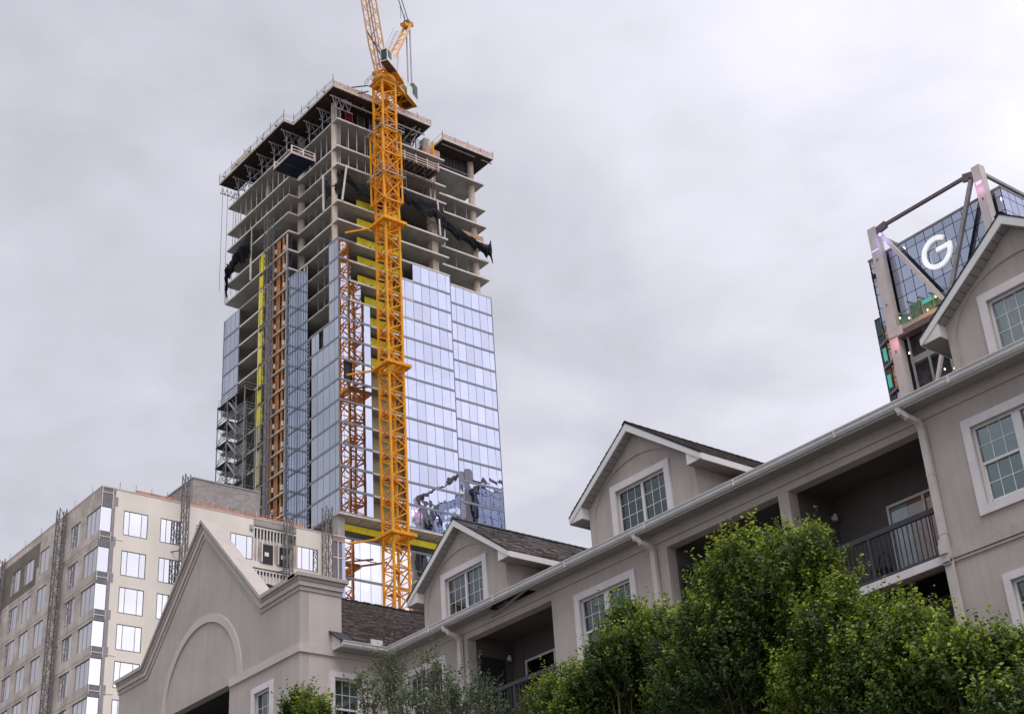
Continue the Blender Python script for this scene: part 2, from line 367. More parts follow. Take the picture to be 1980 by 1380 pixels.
# back walls of the rooms
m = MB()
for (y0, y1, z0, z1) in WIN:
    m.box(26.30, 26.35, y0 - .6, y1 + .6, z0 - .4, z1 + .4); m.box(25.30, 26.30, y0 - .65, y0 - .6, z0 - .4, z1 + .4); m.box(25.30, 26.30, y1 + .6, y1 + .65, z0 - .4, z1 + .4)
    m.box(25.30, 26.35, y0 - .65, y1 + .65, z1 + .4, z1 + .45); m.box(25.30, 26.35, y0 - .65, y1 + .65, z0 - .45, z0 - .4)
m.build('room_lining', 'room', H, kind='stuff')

def sash_window(parent, name, ax, c, u0, u1, z0, z1, sgn, units=2, kind='double_hung', lites=(3, 2), tw=0.19, dress='blind', tb=True, gm='house_glass'):
    """window in a plane. ax 'x': plane x=c facing -X, u=y.  ax 'y': plane y=c facing -Y, u=x.
    thing > window (the casing) > frame, pane, muntin, blind"""
    def B(mb, ua, ub, d0, d1, za, zb):    # d measured outwards (towards the street)
        return mb.box(c - d1, c - d0, ua, ub, za, zb) if ax == 'x' else mb.box(ua, ub, c - d1, c - d0, za, zb)
    m = MB()
    B(m, u0 - tw, u1 + tw, 0.0, 0.05, z1, z1 + tw); 
    if tb: B(m, u0 - tw, u1 + tw, 0.0, 0.05, z0 - tw, z0)
    B(m, u0 - tw, u0, 0.0, 0.05, z0, z1); B(m, u1, u1 + tw, 0.0, 0.05, z0, z1)
    wn = m.build(name, 'trim', parent)
    m = MB(); f = 0.055                      # white vinyl frame set back in the opening
    B(m, u0, u1, -0.14, -0.05, z1 - f, z1); B(m, u0, u1, -0.14, -0.05, z0, z0 + f)
    B(m, u0, u0 + f, -0.14, -0.05, z0 + f, z1 - f); B(m, u1 - f, u1, -0.14, -0.05, z0 + f, z1 - f)
    uw = (u1 - u0) / units
    for i in range(1, units):
        g = 0.10 if kind == 'double_hung' else 0.04
        B(m, u0 + i * uw - g, u0 + i * uw + g, -0.14, -0.045, z0 + f, z1 - f)
    m.build('window_frame', 'vinyl', wn)
    for i in range(units):
        g = (0.10 if kind == 'double_hung' else 0.04)
        a = u0 + i * uw + (f if i == 0 else g); b = u0 + (i + 1) * uw - (f if i == units - 1 else g)
        if kind == 'double_hung':
            zm = z0 + (z1 - z0) * 0.52
            parts = [(zm, z1 - f, -0.095), (z0 + f, zm - 0.03, -0.125)]
            mm = MB(); B(mm, a, b, -0.135, -0.075, zm - 0.035, zm + 0.02)
            B(mm, a, a + .03, -0.135, -0.10, z0 + f, zm); B(mm, b - .03, b, -0.135, -0.10, z0 + f, zm); B(mm, a, b, -0.135, -0.10, z0 + f, z0 + f + .04)
            mm.build('sash', 'vinyl', wn)
        else:
            parts = [(z0 + f, z1 - f, -0.095)]
        for (za, zb, dd) in parts:
            mp = MB(); B(mp, a, b, dd - 0.006, dd, za, zb); mp.build('pane', gm, wn)
            nx, nz = lites
            for j in range(1, nx): 
                mm = MB(); uu = a + (b - a) * j / nx; B(mm, uu - .009, uu + .009, dd + 0.001, dd + 0.008, za, zb); mm.build('muntin', 'vinyl', wn)
            for j in range(1, nz):
                mm = MB(); zz = za + (zb - za) * j / nz; B(mm, a, b, dd + 0.002, dd + 0.0095, zz - .009, zz + .009); mm.build('muntin', 'vinyl', wn)
        # what hangs behind the glass
        if dress == 'blind':
            mm = MB(); z = z0 + .05
            while z < z1 - 0.06:
                if ax == 'x': mm.slab([(c + .20, a, z), (c + .20, b, z), (c + .235, b, z + .035), (c + .235, a, z + .035)], (0.002, 0, 0.003))
                else: mm.slab([(a, c + .20, z), (b, c + .20, z), (b, c + .235, z + .035), (a, c + .235, z + .035)], (0, 0.002, 0.003))
                z += 0.052
            mm.build('blind', 'blind', wn, kind='stuff')
        elif dress in ('curtain', 'half'):
            mm = MB(); k = 26; zt = z1 if dress == 'curtain' else z0 + (z1 - z0) * 0.62; pts = []
            for j in range(k + 1):
                uu = a + (b - a) * j / k; off = 0.24 + 0.02 * math.sin(j * 2.1) + 0.01 * math.sin(j * 5.3); pts.append((uu, off))
            for j in range(k):
                (ua, oa), (ub, ob) = pts[j], pts[j + 1]
                q = [(c + oa, ua, z0), (c + ob, ub, z0), (c + ob, ub, zt), (c + oa, ua, zt)] if ax == 'x' else [(ua, c + oa, z0), (ub, c + ob, z0), (ub, c + ob, zt), (ua, c + oa, zt)]
                mm.poly(q)
            mm.build('curtain', 'curtain', wn)
            if dress == 'half':
                mm = MB(); z = zt
                while z < z1 - 0.06:
                    if ax == 'x': mm.box(c + .20, c + .235, a, b, z, z + .018)
                    else: mm.box(a, b, c + .20, c + .235, z, z + .018)
                    z += 0.055
                mm.build('blind', 'blind', wn, kind='stuff')
    return wn
dr = ['half', 'half', 'blind', 'blind', 'blind', 'blind', 'curtain']
for k, (y0, y1, z0, z1) in enumerate(WIN):
    sash_window(H, 'window', 'x', XF, y0, y1, z0, z1, -1, units=2, lites=(3, 2), dress=dr[k], tw=0.19 if z0 > 11 else 0.15)

# belt course between the storeys, interrupted by the balcony bays
segs = [(4.0, 16.60), (24.45, 28.80), (32.66, 36.36)]
for a, b in segs:
    m = MB(); m.box(XF - .055, XF + .002, a, b, 11.575, 11.80); m.box(XF - .035, XF + .002, a, b, 11.505, 11.555); m.build('belt_course', 'stucco', H)
# frieze under the soffit
MB().box(XF - .045, XF + .002, 4.0, 36.36, 14.66, ZS).build('frieze', 'stucco', H)

# soffit of fine vinyl slats, gutter, roof
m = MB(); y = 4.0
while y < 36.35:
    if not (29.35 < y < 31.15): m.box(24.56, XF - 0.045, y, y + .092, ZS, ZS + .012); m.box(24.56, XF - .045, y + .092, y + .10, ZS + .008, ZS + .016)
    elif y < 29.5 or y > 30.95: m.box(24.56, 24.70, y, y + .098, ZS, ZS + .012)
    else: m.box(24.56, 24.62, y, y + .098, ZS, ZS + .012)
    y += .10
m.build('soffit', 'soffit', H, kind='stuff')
MB().box(24.57, 25.3, 29.2, 31.3, ZS + .12, ZS + .125).build('soffit_hole_lining', 'room', H)
pbar('loose_soffit_strip', 'soffit', H, (24.60, 29.35, ZS), (24.93, 31.35, ZS - 0.17), .10, .012, label='soffit strip hanging loose at one end')
def gutter_profile(o):   # K-style gutter, o = outward
    return [(o, 14.905), (o + .09, 14.905), (o + .125, 14.96), (o + .125, 15.02), (o + .145, 15.05), (o + .145, 15.075), (o + .12, 15.075), (o + .11, 15.04), (o + .0, 15.05)]
m = MB(); m.prism([(24.56 - (a - 0), b) for a, b in [(p - 0, q) for p, q in gutter_profile(0)]], 4.0, 35.90, axis='y'); m.build('gutter', 'gutter', H)
MB().box(24.545, 24.56, 4.0, 35.9, 14.88, 15.02).build('fascia_board', 'vinyl', H)
# roof as courses of shingles: real steps
def shingle_slope(parent, org, along, upv, L, D, course=0.145, tab=0.30, m_='shingle', thick=0.014, lift=0.02, clip=None):
    org = Vector(org); along = Vector(along).normalized(); upv = Vector(upv).normalized(); nrm = along.cross(upv).normalized()
    if nrm.z < 0: nrm = -nrm
    mb = MB(); nrow = int(D / course); r = random.Random(3)
    for i in range(nrow):
        s0 = i * course; off = (i % 2) * tab / 2 + r.uniform(-.05, .05); u = -off
        while u < L:
            wd = tab * r.uniform(.75, 1.25); a = max(u, 0); b = min(u + wd - .008, L)
            t = thick * r.uniform(.5, 1.6)
            if b - a > .02 and (clip is None or clip((a + b) / 2, s0)):
                p0 = org + along * a + upv * s0; p1 = org + along * b + upv * s0; up_ = upv * (course * 1.15)
                q0 = p0 + nrm * (lift + t); q1 = p1 + nrm * (lift + t); q2 = p1 + up_ + nrm * .006; q3 = p0 + up_ + nrm * .006
                n = len(mb.v); mb.v += [tuple(v) for v in (p0, p1, q1, q0, q2, q3)]
                mb.f += [(n, n+1, n+2, n+3), (n+3, n+2, n+4, n+5)]
            u += wd
    return mb.build('shingles', m_, parent, kind='stuff')
sl_m = 0.52; cm = 1 / math.hypot(1, sl_m)
m = MB(); m.slab([(24.50, 4, 15.045), (24.50, 42.4, 15.045), (33.0, 42.4, 15.045 + 8.5 * sl_m), (33.0, 4, 15.045 + 8.5 * sl_m)], (0, 0, -.06))
m.slab([(33.0, 4, 15.045 + 8.5 * sl_m), (33.0, 42.4, 15.045 + 8.5 * sl_m), (41.5, 42.4, 15.045), (41.5, 4, 15.045)], (0, 0, -.06)); m.build('roof', 'shingle', H)
MB().box(XF + .3, 41.0, 4.0, 4.3, 0, ZS).box(40.7, 41.0, 4.3, 48, 0, ZS).build('rear_wall', 'stucco', H)
# downspouts with their goosenecks
for (ys, zb) in ((32.84, 4.0), (24.80, 4.0), (16.55, 11.62)):
    m = MB(); pts = [(24.52, ys + .22, 14.93), (24.53, ys + .16, 14.80), (24.62, ys + .08, 14.68), (24.80, ys + .01, 14.60), (24.90, ys, 14.50), (24.91, ys, 14.36)]
    for i in range(len(pts) - 1): m.bar(pts[i], pts[i + 1], .13, .10)
    for p in pts[1:-1]: m.box(p[0] - .055, p[0] + .055, p[1] - .06, p[1] + .06, p[2] - .05, p[2] + .05)
    m.box(24.86, 24.96, ys - .075, ys + .075, zb, 14.40)
    if zb > 5:
        m.box(24.80, 24.92, ys - .085, ys + .085, 11.80, 11.98); m.box(24.76, 24.86, ys - .09, ys + .09, 11.66, 11.86); m.box(24.80, 24.91, ys - .085, ys + .085, 11.5, 11.72)
        m.box(24.86, 24.96, ys - .085, ys + .085, 4.0, 11.56)
        MB().box(24.83, 24.858, ys - .09, ys + .09, 11.44, 11.60).build('pipe_bracket', 'steel_grey', H)
    m.build('downspout', 'spout', H)
    for z in (13.4, 12.1, 10.2): pbox('pipe_strap', 'spout', H, 24.855, 24.97, ys - .085, ys + .085, z, z + .03)

# balcony railings
for (b0, b1) in BAL:
    m = MB(); m.box(25.06, 25.14, b0, b1, 12.69, 12.80); m.box(25.08, 25.12, b0, b1, 11.77, 11.82)
    rl = m.build('railing', 'rail', H); n = int((b1 - b0) / .125)
    for i in range(1, n):
        y = b0 + (b1 - b0) * i / n; pbox('baluster', 'rail', rl, 25.09, 25.11, y - .01, y + .01, 11.80, 12.70)
    pbox('railing_post', 'rail', rl, 25.07, 25.13, (b0 + b1) / 2 - .03, (b0 + b1) / 2 + .03, 11.70, 12.69)
# glazed doors in the recesses
for (y0, y1, mat_in, lab) in ((17.55, 18.92, 'curtain_orange', 'balcony door with orange curtain'), (30.0, 31.95, 'room', None), (21.2, 23.2, 'room', None)):
    d = MB(); x = 26.62
    d.box(x - .05, x + .01, y0 - .06, y1 + .06, 13.86, 13.92); d.box(x - .05, x + .01, y0 - .06, y0, 11.72, 13.86); d.box(x - .05, x + .01, y1, y1 + .06, 11.72, 13.86)
    d.box(x - .045, x + .01, (y0 + y1) / 2 - .035 - .25, (y0 + y1) / 2 + .035 - .25, 11.72, 13.86)
    dd = d.build('balcony_door', 'trim', H, **({'label': lab} if lab else {}))
    pbox('pane', 'door_glass', dd, x - .02, x - .012, y0, y1, 11.74, 13.86)
    m = MB(); k = 30
    for j in range(k):
        ya = y0 + (y1 - y0) * j / k; yb = y0 + (y1 - y0) * (j + 1) / k; oa = .006 * math.sin(j * 1.9); ob = .006 * math.sin((j + 1) * 1.9)
        m.poly([(x - .008 + oa * .3, ya, 11.74), (x - .008 + ob * .3, yb, 11.74), (x - .008 + ob * .3, yb, 13.86), (x - .008 + oa * .3, ya, 13.86)])
    if mat_in == 'curtain_orange':
        pbox('curtain', 'curtain_orange', dd, x - .010, x - .004, y0, y0 + .88, 11.75, 13.85); pbox('drape', 'curtain', dd, x - .010, x - .004, y0 + .90, y1, 11.75, 13.85)
    else: m.build('dark_glass_backing', 'door_dark', dd)
# side-wall openings of the recesses and wall lamps
for (b0, b1) in BAL[:2]:
    pbox('storage_door', 'door_dark', H, 25.42, 26.30, b1 - .03, b1 - .004, 11.72, 14.05)
for (b0, b1) in BAL:
    m = MB(); m.tube((26.42, b1 - .02, 14.10), (26.42, b1 - .10, 14.10), .05, .06); m.tube((26.42, b1 - .10, 14.02), (26.42, b1 - .10, 14.18), .07, .04); m.build('porch_lamp', 'white_plastic', H)

# ---- dormers
def dormer(yc):
    hw, hr = 1.965, 2.46; xo = 24.70; zt, za = 16.23, 18.00; D = MB()
    wy0, wy1, wz1 = yc - .91, yc + .91, 16.52
    for (a, b, c, d) in wall_holes(yc - hw, yc + hw, 14.95, 16.62, [(wy0, wy1, 14.98, wz1)]): D.box(XF, XF + .2, a, b, c, d)
    D.prism([(yc - hw, 16.62), (yc + hw, 16.62), (yc + hw, 16.30 + .05), (yc + hw - .1, 16.62)][:0] or [(yc - 1.92, 16.622), (yc + 1.92, 16.622), (yc, 17.96)], XF, XF + .2, axis='x')
    D.box(XF + .2, 30.0, yc - hw, yc - hw + .15, 14.95, 16.5); D.box(XF + .2, 30.0, yc + hw - .15, yc + hw, 14.95, 16.5)
    d = D.build('dormer', 'stucco', H)
    # arched relief on the gable: stucco outside the arch stands 2 cm proud, so the arch edge casts its thin shadow line
    m = MB(); K = 28; ra, rb = 1.80, 1.36; zc0 = 15.86; prev = None
    for i in range(K + 1):
        a = math.pi * i / K; p = (yc + ra * math.cos(a), zc0 + rb * math.sin(a))
        top = 17.95 - abs(p[0] - yc) * .72
        if prev is not None:
            pt = 17.95 - abs(prev[0] - yc) * .72
            m.prism([(prev[0], prev[1]), (prev[0], pt), (p[0], top), (p[0], p[1])], XF - .035, XF + .0, axis='x')
        prev = p
    for sg in (-1, 1): m.box(XF - .035, XF, min(yc + sg * ra, yc + sg * hw), max(yc + sg * ra, yc + sg * hw), 14.95, 16.55)
    m.build('arch_relief', 'stucco', d)
    wn = sash_window(H, 'dormer_window', 'x', XF, wy0, wy1, 15.02, wz1, -1, units=2, kind='slider', lites=(3, 4), dress=('curtain', 'blind', 'curtain')[DORMERS.index(yc)] if yc != DORMERS[1] else 'none', tb=False, gm='clear_glass' if yc != DORMERS[1] else 'house_glass')
    m = MB(); m.box(25.9, 25.95, wy0 - .3, wy1 + .3, 15.0, 16.6); m.box(25.22, 25.9, wy0 - .35, wy0 - .3, 15.0, 16.6); m.box(25.22, 25.9, wy1 + .3, wy1 + .35, 15.0, 16.6); m.box(25.22, 25.95, wy0 - .35, wy1 + .35, 16.6, 16.65); m.build('room_lining', 'room', H, kind='stuff')
    # roof planes (thickness visible as a dark shingle edge)
    for sg in (-1, 1):
        m = MB(); m.slab([(xo - .03, yc, za + .045), (30.6, yc, za + .045), (30.6, yc + sg * hr, zt + .03), (xo - .03, yc + sg * hr, zt + .03)], (0, 0, .035)); m.build('dormer_roof', 'shingle_dark', d)
        m = MB(); m.slab([(xo + .02, yc, za - .16), (30.6, yc, za - .16), (30.6, yc + sg * 2.2, zt + .03), (xo + .02, yc + sg * 2.2, zt + .03)], (0, 0, .17)); 
        m.build('roof_sheathing', 'joist', d)
        # rake board
        m = MB(); m.prism([(yc, za + .04), (yc + sg * hr, zt + .02), (yc + sg * hr, zt - .11), (yc + sg * (hr - .02), zt - .12), (yc, za - .17)], xo - .02, xo + .02, axis='x'); m.build('rake_board', 'vinyl', d)
        # eave return box
        m = MB(); yi, yo = yc + sg * hw, yc + sg * (hr + .0)
        m.prism([(yi, zt - .11), (yo - .003 * sg, zt - .11), (yo - .003 * sg, zt - .02), (yi, zt + .31)], xo + .005, XF - .002, axis='x'); m.build('eave_return', 'vinyl', d)
        MB().box(xo + .0, XF - .0, min(yi, yo), max(yi, yo), zt - .125, zt - .112).build('return_soffit', 'soffit', d)
        # eave along the side
        m = MB(); m.box(xo + .021, 30.4, min(yo - .015 * sg, yo + .008 * sg), max(yo - .015 * sg, yo + .008 * sg), zt - .135, zt + .03)
        m.build('eave_board', 'vinyl', d)
        MB().box(XF, 30.4, min(yi, yo), max(yi, yo), zt - .11, zt - .09).build('eave_soffit', 'soffit', d)
        # rake soffit panels: one by one
        n = 12
        for i in range(n):
            f0, f1 = i / n, (i + .90) / n; y0_, z0_ = yc + sg * hw * f0, za - .18 - (hw * f0) * .72; y1_, z1_ = yc + sg * hw * f1, za - .18 - (hw * f1) * .72
            m = MB(); m.slab([(xo + .02, y0_, z0_), (XF - .04, y0_, z0_), (XF - .04, y1_, z1_), (xo + .02, y1_, z1_)], (0, 0, .012)); m.build('soffit_panel', 'soffit', d)
        upv = Vector((0, -sg, .72)).normalized()
        L = math.hypot(hr, hr * .72)
        shingle_slope(d, (xo - .03, yc + sg * hr, zt + .06), (1, 0, 0), tuple(upv), 5.6, L, lift=.012)
    m = MB()
    for i in range(22): m.slab([(xo - .03 + i * .26, yc - .12, za + .03), (xo - .03 + i * .26 + .30, yc - .12, za + .02), (xo - .03 + i * .26 + .30, yc, za + .105), (xo - .03 + i * .26, yc, za + .12)], (0, 0, .01)).slab([(xo - .03 + i * .26, yc, za + .12), (xo - .03 + i * .26 + .30, yc, za + .105), (xo - .03 + i * .26 + .30, yc + .12, za + .02), (xo - .03 + i * .26, yc + .12, za + .03)], (0, 0, .01))
    m.build('ridge_cap', 'shingle_dark', d, kind='stuff')
    return d
for yc in DORMERS: dormer(yc)

# ---- the wing with the pointed parapet gable
XG, YW = 21.83, 36.40
top = [(36.40, 17.08), (38.46, 17.03), (42.52, 20.93), (46.50, 17.00), (48.55, 17.00)]
gh = [(40.54, 46.2, 0.0, 14.84), (38.05, 38.95, 12.30, 14.13), (38.05, 38.95, 8.9, 10.8)]
m = MB()
for (a, b, c, d) in wall_holes(YW, 48.50, 0.0, 16.9, gh): m.box(XG, XG + .3, a, b, c, d)
m.prism([(38.42, 16.9), (46.52, 16.9), (46.50, 17.0), (42.52, 20.90), (38.46, 17.0)], XG, XG + .3, axis='x'); m.build('gable_wall', 'stucco', H)
# side wall facing the courtyard
m = MB(); sh = [(22.99, 23.89, 12.30, 14.13), (22.99, 23.89, 8.9, 10.8)]
for (a, b, c, d) in wall_holes(XG + .3, 23.25, 0.0, 16.95, sh): m.box(a, b, YW, YW + .25, c, d)
for (a, b, c, d) in wall_holes(23.25, XF + .3, 0.0, ZS, sh): m.box(a, b, YW, YW + .25, c, d)
m.box(23.0, 23.25, YW + .25, 38.5, 14.9, 16.95)
MB().box(XG + .31, 41, 48.2, 48.48, 0, 15).build('end_wall', 'stucco', H)
m.build('wing_wall', 'stucco_light', H)
def run(name, ma, path, zoffs, d0, d1):
    """a moulding on the gable face following the parapet line, between two offsets below the top"""
    (za, zb) = zoffs; m = MB()
    for i in range(len(path) - 1):
        (ya, ta), (yb, tb) = path[i], path[i + 1]
        m.prism([(ya, ta + za), (yb, tb + za), (yb, tb + zb), (ya, ta + zb)], XG - d1, XG - d0, axis='x')
    return m
def off_path(dz):    # parapet line moved inwards: keeps mouldings of even width on slope and level
    k = math.hypot(1, .965); s = (k - 1)
    return [(36.40, 17.08 - dz), (38.46 + dz * .43, 17.03 - dz), (42.52, 20.93 - dz * k), (46.50 - dz * .43, 17.0 - dz), (48.55, 17.0 - dz)]
def band(name, ma, da, db, prot, yend=48.50, ystart=36.40 ):
    A, Bp = off_path(da), off_path(db); m = MB()
    for i in range(4):
        (y0, z0), (y1, z1) = A[i], A[i + 1]; (y2, z2), (y3, z3) = Bp[i + 1], Bp[i]
        m.prism([(y0, z0), (y1, z1), (y2, z2), (y3, z3)], XG - prot, XG + .004, axis='x')
    m.box(XG - prot, 23.25 + prot * .5, YW - prot, YW + .004, 17.08 - db, 17.08 - da)
    return m.build(name, ma, H)
band('cornice_band', 'stucco', .36, .485, .035)
band('cornice_band', 'stucco_light', .20, .35, .085)
band('cornice_cove', 'stucco', .10, .20, .125)
# coping: solid top with its own thickness
m = MB(); A = off_path(0.0)
for i in range(4):
    (y0, z0), (y1, z1) = A[i], A[i + 1]
    m.slab([(XG - .20, y0, z0), (XG + .42, y0, z0), (XG + .42, y1, z1), (XG - .20, y1, z1)], (0, 0, -.12))
m.box(XG - .20, 23.40, YW - .20, YW + .40, 16.975, 17.085)
m.box(23.0, 23.40, YW + .4, 38.6, 16.97, 17.07)
m.build('coping', 'stucco', H)
m = MB(); m.box(XG - .055, XG + .004, YW - .055, 40.50, 14.735, 14.99); m.box(XG + .004, XF - .06, YW - .055, YW + .004, 14.735, 14.988); m.build('belt_course', 'stucco_light', H)
# arch ring
m = MB(); K = 40; yc_, zc_ = 42.42, 14.86
for i in range(K):
    a0, a1 = math.pi * i / K, math.pi * (i + 1) / K
    q = [(yc_ + r_ * math.cos(a) * (1.0), zc_ + r_ * math.sin(a)) for r_, a in ((2.68, a0), (2.68, a1), (2.42, a1), (2.42, a0))]
    m.prism(q, XG - .05, XG + .003, axis='x')
m.build('arch_ring', 'stucco_light', H)
# porch behind the big opening
m = MB(); m.box(23.8, 24.0, 40.2, 46.6, 8, 15.0); m.box(XG + .3, 24.0, 40.2, 40.4, 8, 15.0); m.box(XG + .3, 24.0, 46.4, 46.6, 8, 15.0); m.box(XG + .3, 24.0, 40.2, 46.6, 15.0, 15.1); m.build('porch_lining', 'room', H)
sash_window(H, 'window', 'x', XG, 38.05, 38.95, 12.30, 14.13, -1, units=1, lites=(3, 2), dress='blind', tw=.18)
sash_window(H, 'window', 'x', XG, 38.05, 38.95, 8.9, 10.8, -1, units=1, lites=(3, 2), dress='blind', tw=.15)
sash_window(H, 'window', 'y', YW, 22.99, 23.89, 12.30, 14.13, -1, units=1, lites=(3, 2), dress='blind', tw=.17)
sash_window(H, 'window', 'y', YW, 22.99, 23.89, 8.9, 10.8, -1, units=1, lites=(3, 2), dress='blind', tw=.15)
m = MB(); m.box(22.13, 22.18, 37.2, 39.8, 8.5, 14.6); m.box(22.6, 24.4, 36.9, 36.95, 8.5, 14.6); m.build('room_lining', 'room', H, kind='stuff')
# wing roof and its eave
sw = 0.60
m = MB(); m.slab([(22.92, 35.86, 15.05), (33, 35.86, 15.05), (33, 42.45, 15.05 + 6.59 * sw), (22.2, 42.45, 15.05 + 6.59 * sw), (22.2, 36.75, 15.05 + .89 * sw), (22.92, 36.75, 15.05 + .89 * sw)][::1], (0, 0, -.05))
m.slab([(22.2, 42.45, 15.05 + 6.59 * sw), (33, 42.45, 15.05 + 6.59 * sw), (33, 48.6, 15.05 + .3), (22.2, 48.6, 15.05 + .3)], (0, 0, -.05)); m.build('wing_roof', 'shingle', H)
shingle_slope(H, (23.30, 35.86, 15.055), (1, 0, 0), (0, 1, sw), 9.5, math.hypot(6.59, 6.59 * sw) - .05, lift=.014, thick=.022, tab=.33)
m = MB()
for i in range(40): m.box(23.2 + i * .25, 23.2 + i * .25 + .28, 42.33, 42.57, 19.0 - .02, 19.015 + .02 * (i % 2))
m.build('ridge_cap', 'shingle_dark', H, kind='stuff')
m = MB(); m.prism([(36.4 - .47 - q, r) for q, r in gutter_profile(0)], 22.92, 24.46, axis='x'); m.build('gutter', 'gutter', H)
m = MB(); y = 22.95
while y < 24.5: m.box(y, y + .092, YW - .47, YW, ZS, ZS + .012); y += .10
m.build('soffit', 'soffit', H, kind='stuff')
m = MB(); m.prism([(YW - .47, 14.905), (YW, 14.905), (YW, 15.40), (YW - .47, 15.09)], 22.90, 22.94, axis='x'); m.build('eave_return', 'vinyl', H)
m = MB(); m.slab([(22.80, YW - .56, 15.06), (23.30, YW - .56, 15.06), (23.30, YW + .01, 15.46), (22.80, YW + .01, 15.46)], (0, 0, .05)); m.build('return_flashing', 'shingle_dark', H)
m = MB(); m.box(23.90, 24.30, YW - .60, YW - .565, 15.04, 15.24); m.box(24.27, 24.30, YW - .565, YW - .3, 15.04, 15.24); m.build('splash_guard', 'vinyl', H)
for y in np.arange(6.2, 35, 3.05): pbox('gutter_seam', 'gutter', H, 24.412, 24.445, y, y + .05, 14.90, 15.06)
# ---- things on the balconies
t = thing('hanging_basket', 'dark hanging plant basket in the back corner of the balcony with the white table', 'plant')
m = MB(); m.tube((26.35, 31.8, 12.95), (26.35, 31.8, 13.12), .10, .17, k=10); m.build('basket', 'chair_black', t)
m = MB()
for q in range(60):
    a = rng.uniform(0, 6.28); l = rng.uniform(.15, .38); p = Vector((26.35, 31.8, 13.15)); e = p + Vector((math.cos(a) * l * .7, math.sin(a) * l * .7, rng.uniform(-.3, .25))); m.bar(p, e, .02, .05)
m.build('foliage', 'lawn', t, kind='stuff'); MB().bar((26.35, 31.8, 13.12), (26.35, 31.8, 14.60), .012).build('hanging_wire', 'chair_black', t)
t = thing('patio_table', 'small white plastic table behind the railing of the balcony farthest from the tall window', 'table')
m = MB(); m.box(25.35, 25.95, 29.2, 30.3, 12.36, 12.40); m.build('tabletop', 'white_plastic', t)
for x in (25.4, 25.9):
    for y in (29.27, 30.23): MB().bar((x, y, 11.71), (x, y, 12.36), .06).build('leg', 'white_plastic', t)
t = thing('wire_chair', 'black wire chair with hoop back behind the balcony railing beside the orange curtain', 'chair')
m = MB(); m.box(25.55, 25.95, 18.62, 19.02, 12.18, 12.22); m.build('seat', 'chair_black', t)
for x in (25.57, 25.93):
    for y in (18.64, 19.0): MB().bar((x, y, 11.71), (x, y, 12.18), .025).build('leg', 'chair_black', t)
m = MB(); pr = None
for i in range(13):
    a = math.pi * i / 12; p = (25.93, 18.82 + .2 * math.cos(a), 12.25 + .40 * math.sin(a))
    if pr: m.bar(pr, p, .028)
    pr = p
for i in range(5): m.bar((25.93, 18.68 + i * .07, 12.2), (25.93, 18.68 + i * .07, 12.52), .012)
m.build('backrest', 'chair_black', t)
t = thing('folding_table', 'low grey folding table behind the railing next to the black wire chair', 'table')
MB().box(25.4, 26.0, 19.3, 20.1, 12.22, 12.25).build('tabletop', 'tarp_grey', t)
for x in (25.43, 25.97):
    for y in (19.33, 20.07): MB().bar((x, y, 11.71), (x, y, 12.22), .025).build('leg', 'steel_grey', t)

# ================================================================== glass high-rise under construction
T = thing('high_rise_tower', 'tall glass tower under construction, its bare concrete floors open above the glazing', 'building')
X0, XS, Y0, YR, YS = 95.70, 93.94, 150.0, 151.8, 160.62
LV = [74.8, 78.05, 81.25, 84.45, 87.60, 90.75, 93.85, 97.0, 100.15, 103.3, 106.5, 109.62, 112.8, 115.95, 119.12, 122.3, 125.5, 128.65, 131.8, 136.65]
FOOT = [(X0, Y0), (115.0, Y0), (115.0, YR), (124.05, YR), (124.05, 157.0), (120.5, 157.0), (120.5, 182.0), (97.5, 182.0), (97.5, 179.35), (XS, 179.35), (XS, YS), (X0, YS)]
FOOT_CUT = [(X0, 154.0), (103.0, 154.0), (115.0, 154.0), (115.0, YR), (124.05, YR), (124.05, 157.0), (120.5, 157.0), (120.5, 182.0), (97.5, 182.0), (97.5, 179.35), (XS, 179.35), (XS, YS), (X0, YS)]
for z in [45, 48.4, 51.8, 55.2, 58.6, 62.0, 65.4] + LV:
    ft = FOOT_CUT if abs(z - 125.5) < .1 else FOOT
    if 74 < z or z < 60: MB().prism(ft, z - .26, z).build('floor_slab', 'concrete', T)
# pale slab edges on the open floors
def edge_run(ft, z, i, j):
    m = MB()
    for k in range(i, j):
        a, b = ft[k % len(ft)], ft[(k + 1) % len(ft)]
        m.box(min(a[0], b[0]) - (.03 if a[0] == b[0] else 0), max(a[0], b[0]) + (.03 if a[0] == b[0] else 0), min(a[1], b[1]) - (.03 if a[1] == b[1] else 0), max(a[1], b[1]) + (.03 if a[1] == b[1] else 0), z - .24, z + .03)
    return m
for z in LV[13:]:
    ft = FOOT_CUT if abs(z - 125.5) < .1 else FOOT
    n = len(ft)
    m = edge_run(ft, z, 0, 1) if ft is FOOT else MB()
    m2 = edge_run(ft, z, n - 3, n) if ft is FOOT else edge_run(ft, z, n - 3, n)
    m3 = edge_run(ft, z, 2, 3) if ft is FOOT else edge_run(ft, z, 3, 4)
    for q in (m, m2, m3):
        if q.v: q.build('slab_edge', 'concrete_edge', T)
# core and dark floors behind
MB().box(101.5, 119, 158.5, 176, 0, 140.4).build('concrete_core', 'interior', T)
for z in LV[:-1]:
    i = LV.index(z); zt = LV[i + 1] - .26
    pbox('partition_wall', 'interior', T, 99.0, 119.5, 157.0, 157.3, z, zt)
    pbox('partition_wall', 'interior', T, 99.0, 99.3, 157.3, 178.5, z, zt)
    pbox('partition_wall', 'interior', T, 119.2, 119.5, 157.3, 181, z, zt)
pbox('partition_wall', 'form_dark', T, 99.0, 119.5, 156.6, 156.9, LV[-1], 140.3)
pbox('partition_wall', 'form_dark', T, 97.6, 97.9, 156.6, 177, LV[-1], 140.3)
